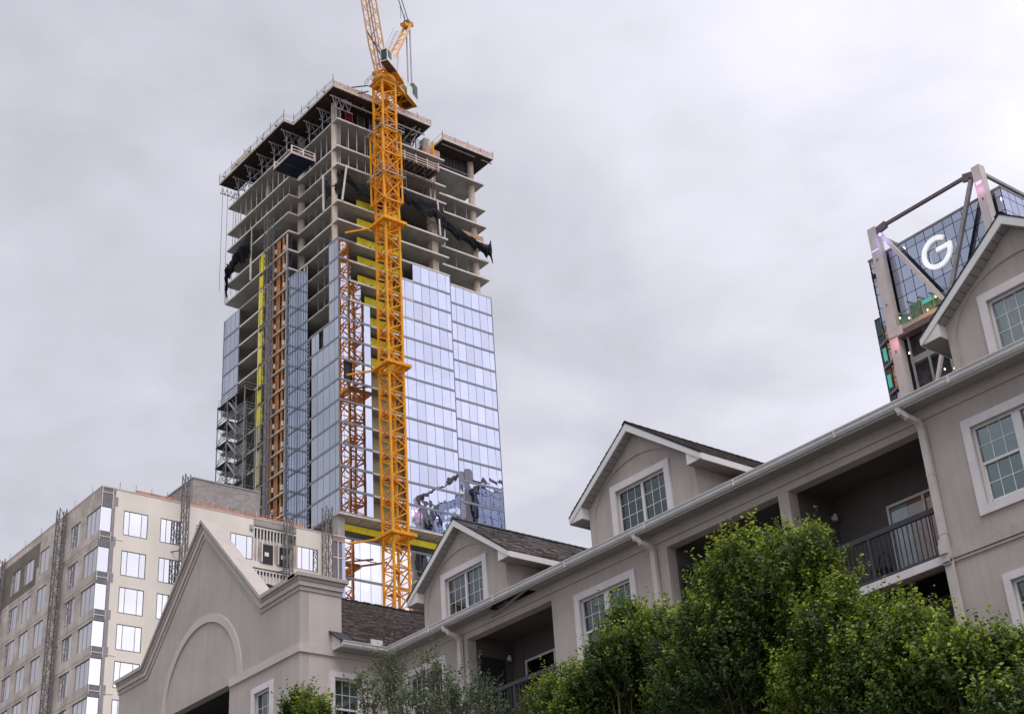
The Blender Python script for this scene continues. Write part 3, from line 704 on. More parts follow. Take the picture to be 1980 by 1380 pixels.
# columns, floor by floor
for (x, y, r, zt) in ((96.15, 151.55, .44, 140.2), (96.75, 161.6, .58, 140.2), (96.2, 170.5, .5, 140.2), (122.55, 153.2, .53, 141.2), (97.0, 177.8, .45, 140.2), (105.5, 153.5, .45, 136.5)):
    for i, z in enumerate(LV):
        top_ = (LV[i + 1] - .26) if i + 1 < len(LV) else zt
        if z < 99 and x != 122.55: continue
        MB().tube((x, y, z), (x, y, top_), r, k=18).build('round_column', 'concrete_col', T, smooth=False)
for i, z in enumerate(LV[10:], 10):
    top_ = (LV[i + 1] - .26) if i + 1 < len(LV) else 140.2
    pbox('square_column', 'concrete_col', T, 113.0, 114.1, 151.3, 152.4, z, top_)
# ---- curtain wall. every pane its own object (largest first), the rest joined
PANES = []       # (area, material, x0,x1,y0,y1,z0,z1)
def gl_y(y, xs, z0, z1, m_='tower_glass'):     # facing -Y
    for a, b in zip(xs[:-1], xs[1:]): PANES.append(((b - a) * (z1 - z0), m_, a + .03, b - .03, y, y + .04, z0 + .03, z1 - .03))
def gl_x(x, ys, z0, z1, m_='tower_glass_side'):
    for a, b in zip(ys[:-1], ys[1:]): PANES.append(((b - a) * (z1 - z0), m_, x, x + .04, a + .03, b - .03, z0 + .03, z1 - .03))
SP = .34
mull = MB()
for i in range(13):
    z0, z1 = LV[i], LV[i + 1]; za, zb = z0 + .10, z1 - .24
    # right face, front section
    xr = [106.25, 106.85, 108.3, 109.76, 111.22, 112.68, 114.15, 114.98]
    if i < 12: gl_y(Y0, xr, za, zb)
    else: gl_y(Y0, xr[2:], za, zb)
    xl = [95.80, 96.45, 97.8, 99.5, 100.85] if i < 10 else ([95.80, 96.45, 97.8, 99.4] if i < 11 else ([95.80, 96.45, 97.7] if i < 12 else [95.80, 96.45, 97.5]))
    if i == 6:      # one pane missing: the black opening where the tie lands
        gl_y(Y0, [95.80, 96.45], za, zb); gl_y(Y0, [97.75, 99.5, 100.85], za, zb); pbox('missing_pane_opening', 'room', T, 96.5, 97.7, Y0 + .3, Y0 + .35, za, zb)
    else: gl_y(Y0, xl, za, zb)
    gl_y(YR, [115.05, 115.9, 117.3, 118.75, 120.2, 121.65, 123.1, 124.0], za, zb)
    for xa, xb, y in ((xl[0], xl[-1], Y0), ((106.25 if i < 12 else 108.3), 114.98, Y0), (115.05, 124.05, YR)):
        pbox('spandrel_band', 'spandrel', T, xa - .05, xb + .02, y - .05, y + .05, z0 - .22, z0 + .10)
    # left face
    ys = [150.06, 151.0, 152.42]
    if i < 9: ys = [150.06, 151.0, 152.42, 153.92, 155.4, 156.95] if i != 8 else [150.06, 151.0, 152.42, 153.92]
    gl_x(X0, ys, za, zb)
    if i == 8: gl_x(X0, [155.0, 155.9, 156.95], za, zb); pbox('missing_pane_opening', 'room', T, X0 + .3, X0 + .35, 153.95, 155.0, za, zb)
    pbox('spandrel_band', 'spandrel', T, X0 - .05, X0 + .05, 150.0, 157.4 if i < 10 else 152.45, z0 - .22, z0 + .10)
    gl_x(X0, [158.05, 158.55, 159.1, 159.65, 160.15, 160.6], za, zb, 'bay_glass'); gl_y(YS, [XS + .03, 94.4, 94.85, 95.3, 95.66], za, zb, 'bay_glass')
    pbox('spandrel_band', 'spandrel', T, X0 - .05, X0 + .05, 158.0, YS, z0 - .22, z0 + .10); pbox('spandrel_band', 'spandrel', T, XS, X0 - .06, YS - .05, YS + .05, z0 - .22, z0 + .10)
    if i >= 8:
        gl_x(XS, [174.6, 175.9, 177.2, 178.55, 179.3], za, zb); pbox('spandrel_band', 'spandrel', T, XS - .05, XS + .05, 174.55, 179.35, z0 - .22, z0 + .10)
pbox('spandrel_band', 'spandrel', T, X0 - .05, X0 + .05, 150.0, 152.45, 115.73, 116.05); pbox('spandrel_band', 'spandrel', T, X0, 98.5, Y0 - .05, Y0 + .05, 115.73, 116.05)
for xa, xb, y in ((108.3, 114.98, Y0), (115.05, 124.05, YR)): pbox('coping_rail', 'concrete_edge', T, xa, xb, y - .06, y + .06, 115.80, 116.02)
pbox('spandrel_band', 'spandrel', T, 106.25, 108.3, Y0 - .05, Y0 + .05, 112.6, 112.9)
# vertical frames
for x, y, zt in ((95.72, Y0 - .04, 116), (114.99, Y0, 116), (115.03, YR, 116), (124.03, YR, 116), (106.2, Y0, 112.8)): pbox('corner_mullion', 'mullion', T, x - .05, x + .05, y - .04, y + .06, 74.8, zt)
pbox('corner_mullion', 'mullion', T, X0 - .06, X0 + .06, YS - .08, YS + .08, 74.8, 119); pbox('corner_mullion', 'mullion', T, XS - .06, XS + .06, YS - .06, YS + .10, 74.8, 119)
pbox('corner_mullion', 'mullion', T, XS - .05, XS + .05, 174.5, 174.62, 100.15, 116); pbox('corner_mullion', 'mullion', T, XS - .05, XS + .05, 179.28, 179.38, 100.15, 116)
# podium glazing under the jump in the facade
for (z0, z1) in ((61.5, 66.6), (56.3, 61.2), (66.9, 72.0)):
    gl_y(151.6, [95.9, 97.1, 98.4, 99.7, 101.3, 102.9, 104.5, 106.1, 107.7, 109.3, 110.9, 112.5, 114.1], z0, z1, 'mid_glass')
    pbox('spandrel_band', 'spandrel', T, 95.8, 115, 151.55, 151.64, z1, z1 + .3)
pbox('spandrel_band', 'mullion', T, 95.8, 115, 151.56, 151.63, 69.5, 69.6)
PANES.sort(key=lambda p: -p[0])
for p in PANES[:300]:
    o = pbox('pane', p[1], T, *p[2:]); o.rotation_euler = (rng.gauss(0, .0016), rng.gauss(0, .0016), rng.gauss(0, .0022))
for mname in ('tower_glass', 'tower_glass_side', 'mid_glass', 'bay_glass'):
    m = MB()
    for p in PANES[300:]:
        if p[1] == mname: m.box(*p[2:])
    if m.v: m.build('small_panes', mname, T, kind='stuff')
m = MB(); m.box(X0 - .3, 116, Y0 - .25, Y0 + 2, 74.4, 74.62); m.build('soffit_ledge', 'concrete_edge', T)
for x in np.arange(97, 116, 2.4): pbox('soffit_joint', 'mullion', T, x, x + .06, Y0 - .24, Y0 + 1.9, 74.375, 74.40)
pbox('yellow_band', 'yellow', T, 95.9, 115, 151.0, 151.1, 72.85, 73.70)
pbox('ledge_return', 'concrete', T, X0 - .2, 96.6, Y0 + .3, Y0 + 1.6, 62, 74.38)
# ---- yellow sheathed shaft behind the crane
for i in range(len(LV) - 3):
    z0, z1 = LV[i], LV[i + 1] - .28; yel = 96.9 < z0 < 126
    if abs(z0 - 125.5) < .2: continue
    ma = 'yellow' if yel else 'beige_board'
    xa = 99.9 if i >= 11 else 101.0
    zz = z1 - (0.55 if yel else 0)
    pbox('sheathing_board', ma, T, xa, 103.4, 151.55, 151.63, z0 + .12, zz); pbox('sheathing_board', ma, T, 103.45, 107.6, 151.55, 151.63, z0 + .12, zz)
    if yel:
        for q in range(4): pbox('anchor_mark', 'form_dark', T, xa + .6 + q * 1.5, xa + .85 + q * 1.5, 151.52, 151.545, z0 + .9 + .3 * (q % 2), z0 + 1.1 + .3 * (q % 2))
    if i < 10: pbox('open_floor_edge', 'concrete_edge', T, 100.9, 106.2, Y0 - .06, Y0 + .02, z0 - .22, z0 + .03)
    elif i < 13: pbox('open_floor_edge', 'concrete_edge', T, 97.5, 108.3, Y0 - .06, Y0 + .02, z0 - .22, z0 + .03)
# ---- left face: yellow strip, open bay, orange bay
for i in range(0, 16):
    z0, z1 = LV[i], LV[i + 1] - .28
    ma = 'yellow' if z0 > 92 else 'beige_board'
    if i >= 15 : continue
    pbox('sheathing_board', ma, T, XS + .02, XS + .10, 167.35 + .25 * (i % 2), 168.9 - .2 * (i % 3), z0 + .05 + .3 * (i % 2), z1 - .5 * (i % 3 == 1)); pbox('sheathing_board', ma, T, XS + .10, XS + .9, 169.0, 169.09, z0 + .05, z1)
    pbox('sheathing_board', 'white_paint', T, XS - .02, XS + .02, 168.62, 168.74, z0 + .05, z1) if i < 13 else None
    if i < 14:
        pbox('sheathing_board', ma, T, XS + 1.2, XS + 2.4, 170.6, 170.7, z0 + .05, z0 + 1.6)
        pbox('slab_edge', 'concrete_edge', T, XS - .03, XS + .03, 168.7, 174.55 if i >= 8 else 179.3, z0 - .24, z0 + .03)
    pbox('grey_panel', 'strip_grey', T, XS + .0, XS + .08, 165.3, 166.7, z0 + .05, z1) if i < 13 else None
    # orange-brown bay
    if i < 15:
        pbox('bay_back', 'form_dark', T, XS + .75, XS + .8, 161.0, 165.3, z0, z1)
        for (ya, yb, mm_) in ((161.0, 161.35, 'insulation'), (161.95, 162.35, 'orange_panel'), (163.05, 163.4, 'orange_panel'), (163.5, 163.9, 'orange_panel'), (164.75, 165.1, 'orange_panel')):
            pbox('timber_panel', mm_, T, XS + .10, XS + .22, ya, yb, z0 + .02, z1)
        pbox('timber_panel', 'orange_panel_dark', T, XS + .35, XS + .42, 162.4, 163.0, z0, z0 + 1.9); pbox('timber_panel', 'orange_panel_dark', T, XS + .35, XS + .42, 164.0, 164.7, z0 + .8, z1)
        pbox('wrapped_pipe', 'white_plastic', T, XS + .05, XS + .3, 161.75, 162.0, z0 + .5, z0 + 1.25); pbox('wrapped_pipe', 'white_plastic', T, XS + .05, XS + .3, 164.15, 164.45, z0 + 1.0, z0 + 1.7)
        pbox('bay_sill', 'insulation', T, XS - .05, XS + .12, 160.95, 165.3, z0 - .22, z0 + .05)
# chain-like edge brackets beside the glazed returns
for (x, y) in ((X0 - .02, 157.55), (X0 - .02, 157.95)):
    m = MB(); z = 75.2
    while z < 103: m.box(x - .08, x + .02, y - .09, y + .09, z, z + .25); z += .62
    m.box(x, x + .05, y - .05, y + .05, 75, 103.3); m.build('bracket_strip', 'steel_grey', T)
m = MB(); z = 75.2
while z < 118: m.box(XS - .06, XS + .04, 160.72, 160.92, z, z + .28); z += .62
m.box(XS + .0, XS + .03, 160.70, 160.94, 74.8, 119); m.build('bracket_strip', 'steel_grey', T)
# ---- shoring posts under the newest slabs
def posts(z0, z1, pts, rr=.07):
    for (x, y) in pts:
        m = MB(); m.tube((x, y, z0), (x, y, z0 + (z1 - z0) * .55), rr, k=6); m.tube((x, y, z0 + (z1 - z0) * .5), (x, y, z1), rr * .75, k=6); m.build('shoring_post', 'post', T)
pl = [(X0 + .7, 150.9 + k * 1.55) for k in range(6)] + [(XS + .7, 161.6 + k * 1.65) for k in range(11)]
pr_ = [(96.6 + k * 1.45, Y0 + .7) for k in range(9)]; pb = [(97.2 + k * 1.8, Y0 + 2.6) for k in range(6)] + [(XS + 2.4, 162.5 + k * 2.2) for k in range(7)]
posts(LV[18], LV[19] - .26, pl + pr_ + pb); posts(LV[17], LV[18] - .26, pl[::1] + pr_ + pb)
posts(LV[16], LV[17] - .26, [(X0 + 1, 155 + k * 2) for k in range(3)] + [(XS + 1.2, 162 + k * 3) for k in range(5)], .05)
posts(LV[15], LV[16] - .26, [(X0 + 1, 155.5 + k * 2) for k in range(3)], .05); posts(LV[14], LV[15] - .26, [(X0 + 1, 153.5 + k * 2) for k in range(3)], .05)
for i in (10, 11, 12, 13): posts(LV[i], LV[i + 1] - .26, [(X0 + .8, 153.3 + k * 1.6) for k in range(3)], .04)
posts(LV[17], LV[18] - .26, [(116.5 + k * 2.2, YR + .9) for k in range(3)], .06); posts(LV[14], LV[15] - .26, [(116.5 + k * 2.2, YR + 1.2) for k in range(3)], .05)
# struts standing outside the double-height gap
for p, q in (((97.15, Y0 - .15, 128.6), (96.35, Y0 - .15, 122.3)), ((X0 - .1, 153.75, 128.6), (X0 - .1, 153.65, 122.3)), ((113.2, Y0 - .15, 128.6), (113.5, Y0 - .15, 122.3)), ((115.9, YR - .1, 128.5), (115.6, YR - .1, 122.3)), ((XS - .1, 171.5, 128.6), (XS - .1, 171.4, 119.2)), ((XS - .1, 179.2, 119.1), (XS - .1, 179.2, 122.2))):
    pbar('white_strut', 'concrete_edge', T, p, q, .22)
# ---- formwork deck
def deck(poly, z, rail_edges, m_rail='pink_rail', fas='deck_board'):
    MB().prism(poly, z, z + .10).build('deck_sheet', 'joist', T)
    xs = [p[0] for p in poly]; ys_ = [p[1] for p in poly]
    def inside(x, y):
        c = False; n = len(poly)
        for i in range(n):
            (xa, ya), (xb, yb) = poly[i], poly[(i + 1) % n]
            if (ya > y) != (yb > y) and x < (xb - xa) * (y - ya) / (yb - ya) + xa: c = not c
        return c
    y = min(ys_) + .2; m = MB()
    while y < max(ys_):
        x = min(xs) + .05; a = None
        while x < max(xs):
            if inside(x, y): a = x if a is None else a
            elif a is not None: m.box(a, x - .3, y, y + .08, z - .16, z - .002); a = None
            x += .3
        if a is not None: m.box(a, max(xs) - .05, y, y + .08, z - .16, z - .002)
        y += .42
    m.build('joists', 'joist', T, kind='stuff')
    for (a, b) in rail_edges:
        a, b = Vector((*a, 0)), Vector((*b, 0)); L = (b - a).length; n = max(1, int(L / 2.2)); d = (b - a) / L
        nrm = Vector((d.y, -d.x, 0)) * .06
        pbar('fascia_plank', fas, T, (a.x + nrm.x, a.y + nrm.y, z + .12), (b.x + nrm.x, b.y + nrm.y, z + .12), .10, .34) if False else None
        m = MB(); m.bar((a.x, a.y, z + .16), (b.x, b.y, z + .16), .09, .42); m.build('fascia_plank', fas, T); MB().bar((a.x, a.y, z + .78), (b.x, b.y, z + .78), .03, .62).build('guard_mesh', 'pink_mesh', T)
        for k in range(n + 1):
            p = a + d * (L * k / n); MB().box(p.x - .035, p.x + .035, p.y - .035, p.y + .035, z - .05, z + (1.55 if k % 2 == 0 else 1.2)).build('guard_post', 'steel_dark', T)
        for hh in (.62, 1.05): pbar('guard_rail', m_rail, T, (a.x, a.y, z + hh), (b.x, b.y, z + hh), .05, .10)
DK = [(93.92, 148.22), (111.4, 148.22), (111.4, 158), (108, 158), (108, 176), (95.5, 176), (95.5, 179.4), (92.2, 179.4), (92.2, 159.35), (93.92, 159.35)]
deck(DK, 140.45, [((93.92, 148.22), (111.4, 148.22))]); 
for (a, b) in (((93.92, 148.22), (93.92, 159.35)), ((93.92, 159.35), (92.2, 159.35)), ((92.2, 159.35), (92.2, 179.4))):
    L = math.dist(a, b); n = max(1, int(L / 1.9))
    MB().bar((a[0], a[1], 140.62), (b[0], b[1], 140.62), .10, .50).build('fascia_plank', 'deck_board', T)
    for k in range(n + 1):
        x = a[0] + (b[0] - a[0]) * k / n; y = a[1] + (b[1] - a[1]) * k / n
        MB().box(x - .03, x + .03, y - .03, y + .03, 140.4, 142.0 if k % 2 else 142.6).build('guard_post', 'steel_dark', T)
        if k % 2 and L > 5: MB().bar((x - .35, y, 140.75), (x + .6, y, 140.6), .12, .16).build('beam_end', 'joist', T)
    for hh in (.95, 1.35): pbar('guard_rail', 'pink_rail' if L < 5 else 'steel_dark', T, (a[0], a[1], 140.45 + hh), (b[0], b[1], 140.45 + hh), .04, .05)
pbox('raised_form_panel', 'deck_board', T, 92.1, 92.3, 169.4, 171.2, 140.8, 141.9); pbox('raised_form_panel', 'pink_rail', T, 92.1, 92.25, 171.2, 175.5, 140.9, 141.7)
DR = [(115.2, 150.4), (125.1, 150.4), (125.1, 156.5), (116.2, 156.5), (116.2, 153.5), (115.2, 153.5)]
deck(DR, 140.95, [((115.2, 150.4), (125.1, 150.4))])
MB().bar((115.2, 150.4, 141.1), (115.2, 156, 141.1), .08, .4).build('fascia_plank', 'deck_board', T)
pbar('guard_rail', 'white_paint', T, (115.2, 150.4, 142.1), (115.2, 153.8, 142.1), .06)
for x0_, x1_ in ((115.6, 122.0), (123.3, 125.4)): pbar('deck_waler', 'post', T, (x0_, 151.2, 140.7), (x1_, 151.2, 140.7), .14, .2)
pbox('formwork_wall', 'form_dark', T, 115.5, 123.4, 153.6, 153.7, LV[-1], 140.9)
for x in np.arange(115.7, 121.9, .62): pbox('form_rib', 'steel_dark', T, x, x + .1, 153.45, 153.6, LV[-1] + .1, 140.8)
pbar('deck_waler', 'post', T, (115.7, 153.2, 138.4), (122.0, 153.2, 138.4), .12)
for x in (118.9, 120.2): pbox('red_form_panel', 'form_red', T, x - 2.5, x - 2.0, 153.3, 153.4, 136.7, 138.3)
# trusses and braces below the left deck
r = random.Random(5)
for k in range(8):
    y = 149.5 + k * 3.7
    x1 = 94.3 if y < 159 else 92.6
    pbar('form_waler', 'post', T, (x1 - .1, y, 139.75), (x1 + 3.6, y, 139.75), .12, .2)
    m = MB()
    for j in range(3): m.bar((x1 + .3 + j * 1.1, y, 139.7), (x1 + .85 + j * 1.1, y, 137.9), .09).bar((x1 + .85 + j * 1.1, y, 137.9), (x1 + 1.4 + j * 1.1, y, 139.7), .09)
    m.bar((x1 + .3, y, 137.9), (x1 + 3.8, y, 137.9), .11); m.build('truss', 'steel_grey', T)
    m = MB(); m.bar((x1 + .9, y + .2, 136.7), (x1 + 2.4, y + 2.6, 139.6), .08).bar((x1 + 2.4, y + .3, 139.5), (x1 + 1.0, y + 2.9, 137.3), .08); m.build('brace', 'steel_grey', T)
    MB().tube((x1 + 1.2, y + .5, 136.65), (x1 + 1.2, y + .5, 140.4), .09, k=6).build('shoring_post', 'post', T)
for k, x in enumerate(np.arange(95.4, 111, 2.1)):
    for zz in (136.7,): 
        ma = 'form_red' if k == 2 else ('form_dark' if k % 3 else 'steel_dark')
        m = MB(); m.box(x, x + .12, 150.6, 150.7, zz, 139.2); m.box(x + 1.2, x + 1.32, 150.6, 150.7, zz, 139.2)
        for q in range(7): m.box(x + .12, x + 1.2, 150.6, 150.66, zz + .2 + q * .36, zz + .27 + q * .36)
        m.build('shoring_frame', 'form_red' if k in (1,) else ('pink_column' if k == 0 else 'steel_dark'), T)
pbar('form_waler', 'post', T, (96.0, 149.4, 139.4), (111.0, 149.4, 139.4), .12, .2)
for k in range(9): MB().bar((96.6 + k * 1.5, 149.7, 139.3), (97.1 + k * 1.5, 149.7, 140.4), .09).bar((97.1 + k * 1.5, 149.7, 140.4), (97.6 + k * 1.5, 149.7, 139.3), .09).build('truss', 'crane_dark' if k % 2 else 'post', T)
m = MB()
for a, b in (((109.3, 149.2, 140.2), (108.0, 151.0, 138.0)), ((108.0, 151.0, 138.0), (109.2, 150.8, 137.6)), ((109.2, 150.8, 137.6), (110.2, 149.4, 140.3)), ((108.9, 150, 138.8), (110.0, 149.6, 139.6)), ((111.3, 152, 140.3), (108.6, 157, 137.5)), ((109.6, 150, 138.2), (112.2, 156, 139.2))): m.bar(a, b, .16)
m.build('hanging_truss', 'post', T)
# hanging edge scaffold at the far left end and fine safety lines
for (x, y) in ((93.0, 179.6), (93.9, 179.6), (95.0, 179.6), (95.9, 179.6)): MB().tube((x, y, 121), (x, y, 140.5), .035, k=5).build('hanging_cable', 'steel_dark', T)
m = MB(); m.bar((92.6, 179.7, 139.2), (96.4, 179.7, 139.2), .1)
for k in range(5): m.bar((92.7 + k * .75, 179.7, 139.2), (93.0 + k * .75, 179.7, 140.3), .06).bar((93.0 + k * .75, 179.7, 140.3), (93.4 + k * .75, 179.7, 139.2), .06)
m.build('end_truss', 'steel_dark', T)
for k in range(4): pbar('safety_line', 'steel_dark', T, (123.7 + .1 * k, 155.2, 124 + k * 2.2), (123.9 + .1 * k, 155.2, 128 + k * 3), .05)
# orange guard strips
pbox('safety_netting', 'safety_orange', T, 116.2, 123.2, YR - .02, YR + .02, 125.5, 126.4); pbox('safety_netting', 'safety_orange', T, 113, 122, 153, 153.04, 128.7, 129.6)
pbox('timber_upstand', 'safety_orange', T, 111.6, 114.8, 150.8, 154, 136.7, 138.6); pbox('timber_upstand', 'crane', T, 113.3, 113.6, 150.6, 150.75, 136.7, 139.9)
pbox('lift_core_form', 'concrete', T, 113.6, 114.6, 153, 154.4, 136.7, 142.2)
for k in range(5): pbar('form_waler', 'steel_grey', T, (111.6, 151 + k, 137.4 + k * .2), (114.4, 151.5 + k, 140.6), .1)

# loading platform with navy underside, and the one beside the crane
LP = thing('loading_platform', 'dark navy loading platform with a pink edge sticking out of the tower floor', 'platform')
MB().slab([(91.3, 155.4, 131.9), (91.3, 160.5, 131.9), (95.2, 160.5, 131.9), (95.2, 155.4, 131.9)], (0, 0, -.15)).build('platform_base', 'navy', LP)
for a, b in (((91.3, 155.4), (91.3, 160.5)), ((91.3, 155.4), (95.2, 155.4)), ((91.3, 160.5), (95.2, 160.5))):
    pbar('edge_beam', 'pink_rail', LP, (*a, 131.95), (*b, 131.95), .14, .36)
for a, b in (((91.35, 155.5), (95.2, 155.5)), ((91.35, 160.4), (93, 160.4))):
    for hh in (.6, 1.15): pbar('guard_rail', 'white_paint', LP, (*a, 132.1 + hh), (*b, 132.1 + hh), .08, .12)
    for f in (0, .5, 1): pbar('guard_post', 'white_paint', LP, (a[0] + (b[0] - a[0]) * f, a[1], 132), (a[0] + (b[0] - a[0]) * f, a[1], 133.3), .16)
pbox('centre_beam', 'form_dark', LP, 91.3, 95.2, 157.9, 158.1, 131.62, 131.75)
WP = thing('loading_platform', 'timber framed loading platform with guard rails on the tower face right of the crane mast', 'platform')
MB().box(104.2, 112.5, 148.2, 150.6, 132.3, 132.5).build('platform_base', 'joist', WP)
for k in range(10): pbox('joist', 'steel_grey', WP, 104.4 + k * .86, 104.5 + k * .86, 148.1, 150.6, 132.15, 132.3)
for y in (148.2,):
    for hh in (.25, .7, 1.15): pbar('guard_rail', 'pink_rail', WP, (104.2, y, 132.5 + hh), (112.5, y, 132.5 + hh), .08, .14)
    for k in range(5): pbar('guard_post', 'pink_rail', WP, (104.2 + k * 2.07, y, 132.4), (104.2 + k * 2.07, y, 134), .14)
m = MB()
for k in range(5): m.bar((104.6 + k * 1.8, 148.4, 132.2), (105.6 + k * 1.8, 150.2, 129), .12).bar((105.4 + k * 1.8, 150.2, 128.9), (105.4 + k * 1.8, 150.2, 132.2), .12)
m.bar((104.3, 149.0, 130.4), (112.8, 149.0, 130.4), .12); m.build('support_brace', 'crane_dark', WP)

# black debris netting, sagging in folds
def netting(path, label, depth=.5, seed=1):
    r = np.random.RandomState(seed); me_v = []; me_f = []; nu, nv = 44, 14
    path = [np.array(p, float) for p in path]   # each: (top xyz, bottom xyz)
    tops = [p[:3] for p in path]; bots = [p[3:] for p in path]; n = len(path) - 1
    ph = r.rand(6) * 6.28
    for i in range(nu + 1):
        f = i / nu * n; k = min(int(f), n - 1); t = f - k; t = t * t * (3 - 2 * t)
        a = tops[k] * (1 - t) + tops[k + 1] * t; b = bots[k] * (1 - t) + bots[k + 1] * t
        for j in range(nv + 1):
            s = j / nv; p = a * (1 - s) + b * s
            wv = math.sin(i * .9 + ph[0] + s * 4) * .5 + math.sin(i * .37 + s * 7 + ph[1]) * .5 + math.sin(s * 13 + i * .2 + ph[2]) * .4
            bulge = math.sin(s * math.pi)
            p = p + np.array([-1, -1, 0]) * .707 * depth * (bulge * .9 + wv * .7 * bulge + .25 * math.sin(i * 2.3 + s * 9)) + np.array([0, 0, 1]) * (wv * .22 + .38 * s * math.sin(i * .55 + ph[3]) + .15 * s * math.sin(i * 1.7 + ph[4]))
            me_v.append(tuple(p))
    for i in range(nu):
        for j in range(nv):
            a = i * (nv + 1) + j; me_f.append((a, a + nv + 1, a + nv + 2, a + 1))
    t = thing('debris_netting', label, 'netting'); m = MB(); m.v = me_v; m.f = me_f
    me = bpy.data.meshes.new('netting'); me.from_pydata(me_v, [], me_f); me.materials.append(MATS['net']); me.polygons.foreach_set('use_smooth', [True] * len(me.polygons))
    o = bpy.data.objects.new('net_sheet', me); col.objects.link(o); o.parent = t
    md = o.modifiers.new('s', 'SOLIDIFY'); md.thickness = .05
    MB().tube(tuple(tops[0]), tuple(tops[1]), .05, k=6).build('hanging_rope', 'steel_dark', t)
    return t
netting([(97.4, 151, 128.2, 96.2, 150.9, 127.2), (99.5, 150.6, 127.0, 99.5, 150.4, 124.9), (103, 150.4, 125.6, 103, 150.4, 123.2), (105, 150.2, 124.8, 105, 150.2, 123.0)], 'black netting sagging across the tower corner left of the crane mast', .35, 2)
netting([(95.85, 153.5, 127.8, 95.85, 153.4, 124.4), (96.1, 152.0, 125.6, 96.1, 151.8, 124.0), (96.1, 151.0, 125.5, 96.1, 150.8, 124.4), (97.2, 150.6, 128.2, 97.0, 150.6, 123.5)], 'black netting draped round the front corner column of the tower', .2, 3)
netting([(104.8, 149.6, 128.3, 104.5, 149.6, 126.8), (108.5, 149.6, 127.6, 108.0, 149.6, 125.6), (112.6, 149.7, 127.9, 112.5, 149.7, 124.7), (115.4, 150.6, 127.2, 115.2, 150.6, 123.8)], 'black bunched netting on the tower right of the crane mast', .5, 4)
netting([(115.4, 151.4, 127.6, 115.2, 151.4, 124.8), (118.5, 151.4, 126.0, 118.2, 151.4, 124.2), (121.5, 151.4, 125.0, 121.3, 151.4, 123.4), (123.6, 151.4, 124.6, 123.4, 151.4, 122.8), (124.5, 151.5, 126.0, 124.6, 151.5, 122.4)], 'black netting bundle at the right end of the open tower floors', .6, 5)
netting([(93.8, 171.4, 128.3, 93.8, 171.3, 123.0), (93.8, 175.0, 126.9, 93.8, 174.9, 124.2), (93.7, 178.2, 125.6, 93.7, 177.8, 123.0), (94.0, 179.6, 124.6, 94.0, 179.0, 121.8), (94.6, 179.8, 122.0, 94.4, 179.4, 119.4)], 'black netting hanging on the left end of the tower', .9, 6)

# ---- lattice masts
def lattice(parent, name, m_, x, y, w_, z0, z1, step, cw=.1, bw=.06, kx=False, sections=None):
    zc = z0; n = 0; shared = None; h = sections or step
    while zc < z1 - .2:
        if shared is None:
            mb = MB(); c = [(0, 0), (w_, 0), (w_, w_), (0, w_)]
            for (a, b) in c: mb.bar((a, b, 0), (a, b, h), cw)
            z = 0
            while z < h - .01:
                ze = min(z + step, h)
                for q in range(4):
                    (a, b), (c_, d) = c[q], c[(q + 1) % 4]
                    mb.bar((a, b, z + .02), (c_, d, z + .02), bw)
                    if kx: mb.bar((a, b, z), (c_, d, z + step / 2), bw).bar((c_, d, z + step / 2), (a, b, ze), bw)
                    else: 
                        if int(round(z / step)) % 2 == 0: mb.bar((a, b, z), (c_, d, ze), bw)
                        else: mb.bar((c_, d, z), (a, b, ze), bw)
                z += step
            shared = mb.mesh(name, m_)
        o = bpy.data.objects.new(name, shared); col.objects.link(o); o.parent = parent; o.location = (x, y, zc); zc += h
# ================================================================== the tower crane
CR = thing('tower_crane', 'tall orange lattice tower crane standing in front of the glass tower', 'crane')
MX, MY, MW = 99.69, 144.07, 2.3
zc = 0.0; shared = {}
def mast_section(k):
    mb = MB(); c = [(0, 0), (MW, 0), (MW, MW), (0, MW)]; h = 6.06
    for (a, b) in c: mb.bar((a, b, 0), (a, b, h), .27)
    for z in (0.0, 3.03):
        for q in range(4):
            (a, b), (c_, d) = c[q], c[(q + 1) % 4]
            mb.bar((a, b, z + .15), (c_, d, z + .15), .13); mb.bar((a, b, z + .15), (c_, d, z + 1.55), .14); mb.bar((c_, d, z + 1.55), (a, b, z + 2.95), .14)
            mb.box(min(a, c_) - .02 + (0), max(a, c_) + .02, min(b, d) - .02, max(b, d) + .02, z + 1.5, z + 1.6) if q in (1,) else None
    # ladder and rest platform inside
    mb.bar((1.55, 1.0, 0), (1.15, 1.55, 3.0), .06).bar((1.85, 1.2, 0), (1.45, 1.75, 3.0), .06).bar((.8, .8, 3.0), (.4, 1.4, 6.0), .06).bar((1.1, 1.0, 3.0), (.7, 1.6, 6.0), .06)
    for i in range(10): mb.bar((1.55 - .04 * i, 1.0 + .055 * i, .3 * i), (1.85 - .04 * i, 1.2 + .055 * i, .3 * i), .05)
    mb.box(.9, 2.1, .9, 2.1, 3.0, 3.05) if k == 0 else mb.box(.2, 1.5, .9, 2.1, 5.95, 6.0)
    return mb.mesh('mast_section', 'crane')
sh = [mast_section(0), mast_section(1)]
zc = 141.9 - 6.06; k = 0
while zc > -5:
    o = bpy.data.objects.new('mast_section', sh[k % 2]); col.objects.link(o); o.parent = CR; o.location = (MX, MY, zc); zc -= 6.06; k += 1
def frame_ring(name, m_, x0, x1, y0, y1, z, w_, h):
    m = MB(); m.box(x0, x1, y0, y0 + w_, z, z + h); m.box(x0, x1, y1 - w_, y1, z, z + h); m.box(x0, x0 + w_, y0 + w_, y1 - w_, z, z + h); m.box(x1 - w_, x1, y0 + w_, y1 - w_, z, z + h)
    return m.build(name, m_, CR)
